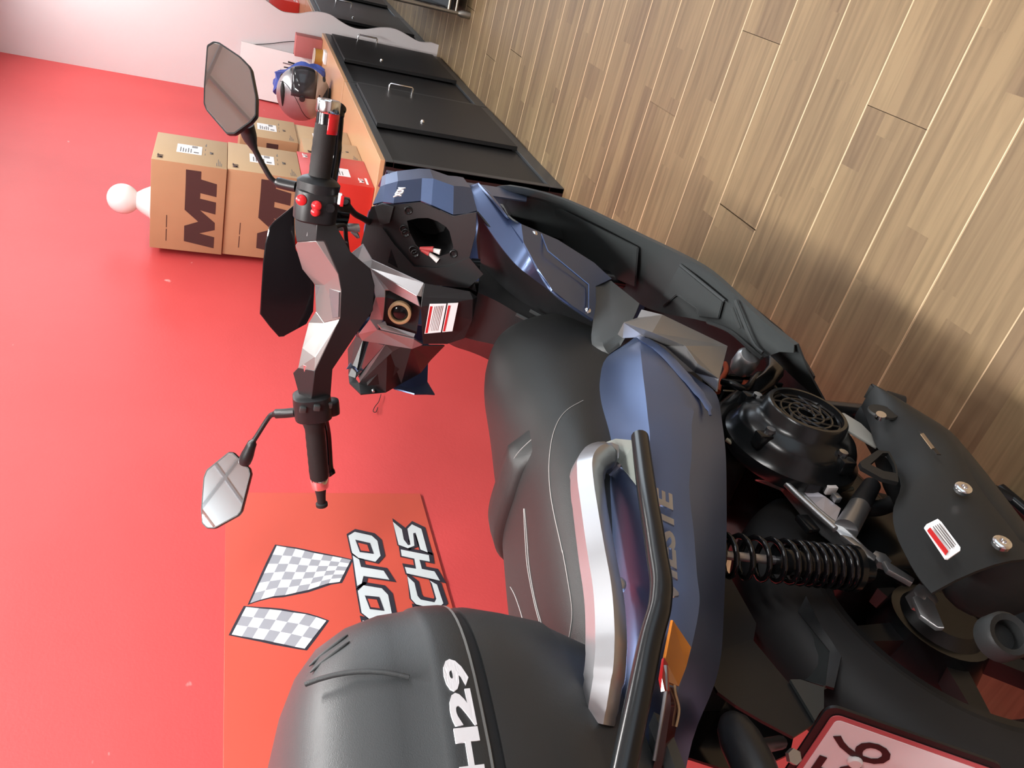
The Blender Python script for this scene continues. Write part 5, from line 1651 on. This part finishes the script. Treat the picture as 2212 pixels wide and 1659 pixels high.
# the right-hand figures of the upper row
text_on('figure', '6', pp(0.048, 0.074, 0.0021), -pl, -pd, 0.030, 0.062, M_char, plate_e, depth=0.0008, lift=0.0002)
text_on('figure', '5', pp(0.088, 0.074, 0.0021), -pl, -pd, 0.030, 0.062, M_char, plate_e, depth=0.0008, lift=0.0002)
lathe('plate_bolt', [(0, 0.008), (0.003, 0.008), (0.005, 0.006), (0.005, 0.0)], pp(0.052, 0.046, 0.002), pn, M_gloss, plate_e, 16)

# rear indicator on its stalk, to the right of the plate carrier
ia, ib = Vector((-0.1699,-0.115,0.8265)), Vector((-0.218,-0.12,0.8334))
idr = (ib-ia).normalized()
lathe('rear_indicator', [(-0.010, 0.0), (-0.006, 0.010), (0.004, 0.0165), (0.020, 0.0200), (0.050, 0.0205), (0.078, 0.017), (0.092, 0.010), (0.094, 0.0)], ia, idr, M_pl, SC, 28, 60)
lathe('indicator_glass', [(0.078, 0.0172), (0.090, 0.0140), (0.100, 0.008), (0.103, 0.0)], ia, idr, M_amb, SC, 24, 60)
tube('indicator_stalk', [ia+idr*0.03, Vector((-0.1632,-0.06,0.7365))], 0.007, M_pl, SC, 10)
lathe('stalk_nut', [(0, 0.008), (0.006, 0.008), (0.006, 0.0)], (-0.1796,-0.06,0.7337), (-0.6, -0.8, 0.1), M_alu, SC, 6)

# ---------------------------------------------------------------- dark inner panels behind the tail and around the wheel
prism('wheel_well', [(-0.04, -0.05, 0.81), (0.05, -0.05, 0.84), (0.42, -0.05, 0.76), (0.62, -0.05, 0.60), (0.62, -0.05, 0.34), (0.36, -0.05, 0.40), (0.30, -0.05, 0.56), (0.20, -0.05, 0.64), (0.0, -0.05, 0.66), (-0.05, -0.05, 0.70)], (0, 0.10, 0), M_pld, SC)

# ---------------------------------------------------------------- engine: crankcase, fan cover, cylinder, swing arm
bm = bmesh.new()
bm_box(bm, (0.08, -0.075, 0.27), (0.46, 0.13, 0.46), 0.03, 3)
finish('crankcase', bm, M_eng, SC, 40)
bm = bmesh.new()
bm_box(bm, (0.40, -0.07, 0.29), (0.60, 0.07, 0.42), 0.02, 2)
for k in range(6):
    bm_box(bm, (0.455+0.02*k, -0.085, 0.275), (0.462+0.02*k, 0.085, 0.435), 0.001, 1)
finish('cylinder', bm, M_eng, SC, 40)
fc = Vector((0.2713,-0.185,0.4627))
lathe('fan_cover', [(-0.075, 0.100), (-0.066, 0.105), (-0.052, 0.105), (-0.044, 0.098), (-0.030, 0.094), (-0.020, 0.088), (-0.012, 0.074), (-0.004, 0.066), (0.010, 0.063), (0.013, 0.060), (0.013, 0.055), (-0.004, 0.053), (-0.020, 0.050), (-0.020, 0.0)], fc, (0, -1, 0), M_eng, SC, 56, 40)
t_fan = bpy.data.objects.new('fan_grille', None)
col.objects.link(t_fan)
t_fan.parent = SC
for k in range(10):
    a = 2*PI*k/10
    c, q = math.cos(a), math.sin(a)
    tube('grille_bar', [fc+Vector((0.013*c, -0.004, 0.013*q)), fc+Vector((0.028*math.cos(a+0.35), -0.004, 0.028*math.sin(a+0.35))), fc+Vector((0.053*math.cos(a+0.9), -0.004, 0.053*math.sin(a+0.9)))], 0.0028, M_eng, t_fan, 6, n=3)
for rr in (0.014, 0.027, 0.040, 0.052):
    tube('grille_ring', [fc+Vector((rr*math.cos(2*PI*k/32), -0.004, rr*math.sin(2*PI*k/32))) for k in range(32)], 0.0026, M_eng, t_fan, 6, closed=True)
for a in (0.5, 1.9, 3.4, 5.2):
    lathe('cover_screw', [(0, 0.007), (0.006, 0.007), (0.006, 0.0)], fc+Vector((0.080*math.cos(a), 0.014, 0.080*math.sin(a))), (0, -1, 0), M_steel, SC, 8)
    box('cover_lug', (-0.009, -0.014, -0.012), (0.009, 0.01, 0.012), M_eng, SC, 0.003, loc=fc+Vector((0.091*math.cos(a), 0.028, 0.091*math.sin(a))))
tube('case_gasket', [(0.2871,-0.125,0.5698),(0.2615,-0.125,0.5538),(0.2388,-0.125,0.5274),(0.2192,-0.12,0.4941),(0.2066,-0.115,0.467),(0.1992,-0.11,0.4417),(0.1934,-0.105,0.4148),(0.1972,-0.105,0.3828)], 0.0035, mat('beige_seal', (0.30, 0.27, 0.19), 0.6), SC, 8, n=5)
part(facets('case_cover', [(0.2013,-0.115,0.5133),(0.1905,-0.12,0.5029),(0.1805,-0.122,0.4866),(0.159,-0.122,0.4724),(0.1353,-0.12,0.4606),(0.1072,-0.112,0.4897),(0.1218,-0.11,0.4987),(0.1453,-0.11,0.508),(0.1729,-0.11,0.51)], [(0, 1, 2, 3, 4, 5, 6, 7, 8)], mat('satin_aluminium', (0.52, 0.50, 0.54), 0.4, metal=0.7), SC, 0.008, None, bevel=0.001), 'pale aluminium case cover')
sw = [(0.2299,-0.095,0.5419),(0.2306,-0.105,0.5066),(0.2026,-0.112,0.5096),(0.1672,-0.112,0.5123),(0.1399,-0.112,0.509),(0.1142,-0.114,0.5038),(0.0954,-0.116,0.4995),(0.0772,-0.115,0.496),(0.0573,-0.112,0.4893),(0.028,-0.105,0.4744),(0.0346,-0.095,0.4732),(0.0715,-0.09,0.4837),(0.1123,-0.088,0.4965),(0.1593,-0.088,0.5028),(0.2094,-0.088,0.5013)]
part(facets('swing_arm', sw, [(0, 1, 2, 14), (2, 3, 13, 14), (3, 4, 12, 13), (4, 5, 6, 12), (6, 7, 11, 12), (7, 8, 9, 10, 11)], M_alu, SC, 0.016, None, bevel=0.003), 'cast aluminium swing arm')
tube('swing_arm_rib', [(0.1943,-0.12,0.5219),(0.161,-0.12,0.5181),(0.126,-0.12,0.5115),(0.0898,-0.122,0.5071)], 0.005, M_alu, SC, 8)
prism('muffler_stay', [(0.0662,-0.135,0.5221),(0.0603,-0.135,0.5079),(0.0252,-0.135,0.4947),(0.0175,-0.135,0.5048),(0.0534,-0.135,0.5182)], (0, 0.008, 0), M_alu, SC, 0.001)
prism('muffler_stay', [(0.0157,-0.135,0.4918),(0.0168,-0.135,0.4854),(-0.0162,-0.135,0.4665),(-0.0227,-0.135,0.4761),(0.0013,-0.135,0.496)], (0, 0.008, 0), M_alu, SC, 0.001)
lathe('stay_nut', [(0, 0.013), (0.010, 0.013), (0.012, 0.008), (0.012, 0.0)], (0.0266,-0.12,0.4819), (0, -1, 0), M_alu, SC, 6)
lathe('stay_nut', [(0, 0.013), (0.010, 0.013), (0.012, 0.008), (0.012, 0.0)], (0.0066,-0.11,0.4567), (0, -1, 0), M_eng, SC, 6)
lathe('axle_nut', [(0, 0.017), (0.018, 0.017), (0.022, 0.010), (0.022, 0.0)], (-0.0237,-0.1,0.4464), (-0.3, -0.9, 0.1), M_alu, SC, 6)
prism('axle_bracket', [(-0.0274,-0.115,0.4673),(-0.0277,-0.12,0.4524),(-0.0436,-0.12,0.4486),(-0.0783,-0.115,0.4612),(-0.0736,-0.11,0.4649),(-0.0532,-0.11,0.4744)], (0, 0.006, 0), M_alu, SC, 0.001)
tube('spigot', [Vector((0.1376,-0.125,0.4261)), Vector((0.0929,-0.118,0.4842))], [0.0150, 0.0165], M_alu, SC, 20)
tube('spigot_cap', [Vector((0.1696,-0.135,0.3848)), Vector((0.1344,-0.125,0.4314))], [0.0130, 0.0155], M_rub, SC, 20)
lathe('oil_cap', [(-0.012, 0.0), (-0.012, 0.016), (0.012, 0.0165), (0.014, 0.013), (0.014, 0.0)], (0.2201,-0.12,0.3897), (-0.2, -0.85, 0.45), M_eng, SC, 20)
box('oil_cap_grip', (-0.010, -0.004, -0.003), (0.010, 0.004, 0.009), M_eng, SC, 0.001, loc=(0.2106,-0.133,0.4043))
box('white_connector', (-0.009, -0.007, -0.009), (0.009, 0.007, 0.009), M_wire, SC, 0.0015, loc=(0.1712,-0.128,0.461))
box('connector_clip', (-0.006, -0.005, -0.005), (0.006, 0.005, 0.005), M_alu, SC, 0.001, loc=(0.151,-0.126,0.4615))
tube('engine_hose', [(0.1468,-0.11,0.4086),(0.141,-0.115,0.3851),(0.1419,-0.12,0.3674),(0.1436,-0.13,0.3518)], 0.012, M_rub, SC, 10, n=4)
box('hugger_bracket', (-0.016, -0.004, -0.010), (0.016, 0.006, 0.010), M_eng, SC, 0.002, loc=(0.1254,-0.1,0.517))

# ---------------------------------------------------------------- rear shock absorber
ss = [(0.0531,-0.118,0.7198),(0.022,-0.118,0.5346)]
sa, sb = Vector(ss[0]), Vector(ss[1])
sx = (sb-sa)
coil = [(0.0528,-0.118,0.7181),(0.0492,-0.118,0.698),(0.0457,-0.118,0.6757),(0.0419,-0.118,0.6534),(0.0383,-0.118,0.6332),(0.0354,-0.118,0.6151),(0.0333,-0.118,0.6023),(0.0313,-0.118,0.5904),(0.0293,-0.118,0.5784),(0.0273,-0.118,0.5667),(0.0254,-0.118,0.555),(0.0234,-0.118,0.5432),(0.0223,-0.118,0.5364)]
sd, su, sv = frame_of(sx)
pts = []
for k in range(len(coil)-1):
    a, b = Vector(coil[k]), Vector(coil[k+1])
    for q in range(16):
        ph = 2*PI*q/16
        pts.append(a.lerp(b, q/16)+(su*math.cos(ph)+sv*math.sin(ph))*0.0255)
tube('shock_spring', pts, 0.0038, M_gls, SC, 8)
tube('shock_rod', [sa, sa.lerp(sb, 0.45)], 0.0058, M_sil, SC, 12)
tube('shock_body', [sa.lerp(sb, 0.43), sb+sx*0.06], 0.017, M_eng, SC, 16)
lathe('spring_seat', [(0, 0.0), (0, 0.030), (0.008, 0.030), (0.012, 0.02), (0.03, 0.016), (0.03, 0.0)], sb, sx, M_eng, SC, 24)
lathe('spring_seat', [(0, 0.0), (0, 0.030), (0.008, 0.030), (0.012, 0.02), (0.03, 0.016), (0.03, 0.0)], sa, -sx, M_eng, SC, 24)

# ---------------------------------------------------------------- exhaust: silencer, heat shield, stays
mc = [(0.3183,-0.165,0.2773),(0.2353,-0.168,0.2866),(0.1366,-0.17,0.3169),(0.047,-0.17,0.3486),(-0.0235,-0.168,0.3725),(-0.0733,-0.165,0.3891)]
can = smooth_path(mc, 5)
rad = [0.034+0.030*min(1, k/9) for k in range(len(can))]
rad[-1] *= 0.70
rad[-2] *= 0.86
rad[-3] *= 0.95
tube('silencer', can, rad, M_heat, SC, 28, smooth=60)
cd = (can[-1]-can[-4]).normalized()
oc = Vector((-0.1767,-0.222,0.5407))
lathe('outlet', [(-0.03, 0.0), (-0.02, 0.024), (0.0, 0.024), (0.004, 0.021), (0.002, 0.015), (-0.012, 0.014), (-0.012, 0.0)], oc, (-0.45, -0.85, 0.25), M_heat, SC, 24)
tube('exhaust_pipe', [can[0], can[0]+Vector((0.05, 0.03, -0.03)), (0.50, -0.06, 0.22), (0.60, -0.02, 0.30)], 0.016, M_eng, SC, 12, n=5)
shi = [(0.3024,-0.188,0.3297),(0.2483,-0.19,0.3583),(0.1897,-0.19,0.3919),(0.1472,-0.19,0.3973),(0.1006,-0.19,0.4227),(0.0592,-0.186,0.4691),(0.0193,-0.184,0.4997),(-0.0228,-0.182,0.5171),(-0.0567,-0.182,0.5286),(-0.0839,-0.184,0.5341)]
sho = [(0.3072,-0.205,0.3289),(0.2817,-0.212,0.3048),(0.2468,-0.212,0.2734),(0.1967,-0.212,0.252),(0.1443,-0.212,0.2641),(0.0889,-0.212,0.2808),(0.0351,-0.212,0.3023),(-0.0142,-0.212,0.3206),(-0.0497,-0.21,0.3324),(-0.0778,-0.205,0.3373)]
rows_ = []
for a, b in zip(shi, sho):
    a, b = Vector(a), Vector(b)
    r = []
    for k in range(9):
        f = k/8
        r.append(a.lerp(b, f)+Vector((0, -0.034*math.sin(PI*f)**0.8, 0)))
    rows_.append(r)
part(skin('heat_shield', rows_, M_heat, SC, 3, 0.004, 45), 'dark grey exhaust heat shield')
# looped tab of the shield and its beige stay
tp_ = [(0.1614,-0.205,0.4222),(0.1322,-0.205,0.4782),(0.1206,-0.205,0.4836),(0.0972,-0.205,0.4678),(0.0898,-0.205,0.4454),(0.1241,-0.205,0.4183),(0.1587,-0.205,0.4023)]
th_ = [(0.1546,-0.205,0.4182),(0.1277,-0.205,0.4634),(0.1134,-0.205,0.4515),(0.1091,-0.205,0.4327),(0.1308,-0.205,0.418),(0.155,-0.205,0.4083)]
bm = bmesh.new()
v1 = [bm.verts.new(p) for p in tp_]
v2 = [bm.verts.new(p) for p in th_]
es = [bm.edges.new((v[i], v[(i+1) % len(v)])) for v in (v1, v2) for i in range(len(v))]
bmesh.ops.triangle_fill(bm, use_beauty=True, edges=es, normal=(0, -1, 0))
shell(bm, 0.006)
o = finish('shield_loop', bm, M_heat, SC, 40)
prism('exhaust_stay', [(0.3031,-0.175,0.3746),(0.3023,-0.175,0.357),(0.2697,-0.178,0.3495),(0.2388,-0.18,0.3547),(0.203,-0.18,0.374),(0.2366,-0.175,0.3802),(0.2638,-0.172,0.3866)], (0, 0.004, 0), mat('beige_bracket', (0.36, 0.36, 0.33), 0.45), SC, 0.001)
tube('buffer', [Vector((0.3378,-0.185,0.2471)), Vector((0.3243,-0.185,0.2208))], 0.0140, M_rub, SC, 18)
lathe('shield_recess', [(0.0, 0.022), (0.003, 0.021), (0.003, 0.0)], (0.2339,-0.222,0.3627), (0.1, -1, 0.1), M_heat, SC, 22)
for p in ((0.0319,-0.243,0.4108), (-0.0668,-0.243,0.4473)):
    lathe('shield_bolt', [(-0.004, 0.0), (-0.004, 0.0105), (0.001, 0.0105), (0.003, 0.008), (0.003, 0.004), (0.000, 0.0035), (0.000, 0.0)], p, (-0.1, -0.95, 0.25), M_chrome, SC, 18)
lathe('shield_bolt', [(-0.004, 0.0), (-0.004, 0.008), (0.003, 0.0075), (0.003, 0.0)], (0.219,-0.226,0.3811), (-0.1, -0.95, 0.25), M_chrome, SC, 14)
prism('shield_slot', [(0.1628,-0.24,0.3675),(0.1543,-0.241,0.3674),(0.0998,-0.244,0.3856),(0.1005,-0.244,0.3931)], (0, -0.001, 0), M_pld, SC)
prism('slot_pad', [(0.1507,-0.242,0.3756),(0.1529,-0.242,0.3679),(0.1134,-0.245,0.3857),(0.1114,-0.245,0.393)], (0, -0.0012, 0), mat('tan_pad', (0.22, 0.15, 0.09), 0.6), SC)
st_ = [(-0.0296,-0.2325,0.5275),(-0.0257,-0.2335,0.5211),(-0.0231,-0.2395,0.505),(-0.0298,-0.2405,0.5061),(-0.0726,-0.2415,0.5187),(-0.0772,-0.241,0.5233),(-0.0819,-0.2335,0.5408),(-0.0806,-0.233,0.5436)]
prism('exhaust_sticker', st_, (0, -0.0016, 0.0004), M_paper, SC)
prism('sticker_red_stripe', [(-0.0372,-0.2355,0.5313),(-0.0346,-0.237,0.5258),(-0.0734,-0.237,0.5345),(-0.077,-0.2355,0.541)], (0, -0.0014, 0.0004), M_redsw, SC)
bm = bmesh.new()
for k in range(4):
    a = Vector((-0.0354,-0.24,0.5239)).lerp(Vector((-0.0322,-0.2415,0.5125)), k/3)
    b = Vector((-0.0719,-0.24,0.5322)).lerp(Vector((-0.0678,-0.2415,0.5209)), k/3)
    bm_prism(bm, [a, a+Vector((0, 0, -0.0011)), b+Vector((0, 0, -0.0011)), b], (0, -0.0006, 0.0002))
finish('sticker_print', bm, M_print, SC)

# ---------------------------------------------------------------- model badge on the tail, chrome letters
ba, bb = Vector((-0.101,-0.207,0.887)), Vector((0.0424,-0.226,0.8298))
bt = Vector((-0.1002,-0.205,0.8964))
text_on('tail_badge', 'VIESTE', ba, bb-ba, Vector((0, 0.25, 1)), (bb-ba).length, 0.019, M_chrome, SC, offset=0.035, shear=0.25, depth=0.0025, lift=0.001)

# ---------------------------------------------------------------- top case
tc_c, TA, TB, TN = -0.170, 0.190, 0.176, 2.6
tce = bpy.data.objects.new('top_case', None)
col.objects.link(tce)
tce.parent = SC
tce['label'] = 'black top case with white lettering'


def case_ring(h, k, kb=None, n=64):
    kb = kb or k
    out = []
    for i in range(n):
        a = 2*PI*i/n
        c, s_ = math.cos(a), math.sin(a)
        u = math.copysign(abs(c)**(2/TN), c)*TA*k
        v = math.copysign(abs(s_)**(2/TN), s_)*TB*kb
        if u < 0:
            u *= 1.06
        out.append(Vector((tc_c+u, v, h-0.07*u)))
    return out


def case_part(name, levels, m):
    bm = bmesh.new()
    rings = [[bm.verts.new(p) for p in case_ring(*l)] for l in levels]
    for a, b in zip(rings, rings[1:]):
        for i in range(len(a)):
            bm.faces.new((a[i], a[(i+1) % len(a)], b[(i+1) % len(b)], b[i]))
    bm.faces.new(rings[0])
    bm.faces.new(rings[-1])
    return finish(name, bm, m, tce, 35)


case_part('case_base', [(0.925, 0.70, 0.66), (0.930, 0.76, 0.72), (0.952, 0.80, 0.78), (0.990, 0.885, 0.87), (0.996, 0.905, 0.895), (1.040, 0.955, 0.95), (1.074, 0.985, 0.985), (1.084, 0.985, 0.985)], M_case)
case_part('case_seal', [(1.083, 0.962), (1.096, 0.962)], M_rub)
case_part('seam_highlight', [(1.0935, 0.990), (1.0945, 0.9985), (1.0965, 0.9985), (1.0975, 0.990)], mat('highlight_grey', (0.22, 0.23, 0.23), 0.35))  # thin pale bead, the highlight on the lid seam put in as colour
case_part('case_lid', [(1.095, 0.995), (1.100, 1.002), (1.122, 1.000), (1.130, 0.992), (1.133, 0.980), (1.160, 0.965), (1.190, 0.915), (1.215, 0.83), (1.232, 0.71), (1.243, 0.55), (1.250, 0.35), (1.252, 0.12)], M_case)


def case_side(s, h, k=1.0):
    u = min(0.999, abs(s-tc_c)/(TA*k))
    return -TB*k*(1-u**TN)**(1/TN)


me = text_mesh('SH29', 1.0, 0.045, 0, 0.001, 1.0)
xs = [v.co.x for v in me.vertices]
ys = [v.co.y for v in me.vertices]
bmx = bmesh.new()
bmx.from_mesh(me)
bmesh.ops.subdivide_edges(bmx, edges=[e for e in bmx.edges if e.calc_length() > 0.12], cuts=2, use_grid_fill=False)
for v in bmx.verts:
    f = (v.co.x-min(xs))/(max(xs)-min(xs))
    g_ = (v.co.y-min(ys))/(max(ys)-min(ys))
    s_ = -0.262+f*0.142
    h_ = 1.1015+g_*0.0205-0.07*(s_-tc_c)
    v.co = Vector((s_, case_side(s_, h_)-(0.0012 if v.co.z > 0 else 0.0), h_))
me.clear_geometry()
bmx.to_mesh(me)
bmx.free()
link('case_lettering', me, mat('white_lettering', (0.80, 0.80, 0.84), 0.4), tce)
# rim of the mounting plate and its buckle at the right front
case_part('mount_plate', [(0.905, 0.74, 0.70), (0.908, 0.80, 0.77), (0.920, 0.82, 0.79), (0.926, 0.78, 0.75)], M_plg)
box('case_tab', (-0.010, -0.006, -0.006), (0.010, 0.006, 0.006), M_case, tce, 0.002, loc=(-0.1106,-0.125,0.9663))
# grooves and reflector on the lid
for a0, a1, h in ((-0.10, 0.16, 1.205), (-0.17, 0.10, 1.222)):
    pass


def lid_pt(a, h, k):
    c, s_ = math.cos(a), math.sin(a)
    u = math.copysign(abs(c)**(2/TN), c)*TA*k
    v = math.copysign(abs(s_)**(2/TN), s_)*TB*k
    if u < 0:
        u *= 1.06
    return Vector((tc_c+u, v, h-0.07*u))


for d in (0.0, 0.035):
    tube('lid_ridge', [lid_pt(-0.95-d*3, 1.192+0.004*k, 0.914-0.016*k) for k in range(9)], [0.0006, 0.0016, 0.002, 0.0022, 0.0022, 0.0022, 0.002, 0.0016, 0.0006], M_case, tce, 8)
tube('lid_groove', [lid_pt(-1.45+0.02*k, 1.150+0.010*k, 0.985-0.004*k*k*0.55) for k in range(9)], 0.0022, M_case, tce, 8)
part(facets('case_reflector', [lid_pt(a, h, k) for h, k in ((1.205, 0.88), (1.232, 0.725)) for a in (2.6, 2.8, 3.0, 3.2, 3.4, 3.6)], [(i, i+1, i+7, i+6) for i in range(5)], M_redl, tce, 0.006), 'red reflector')
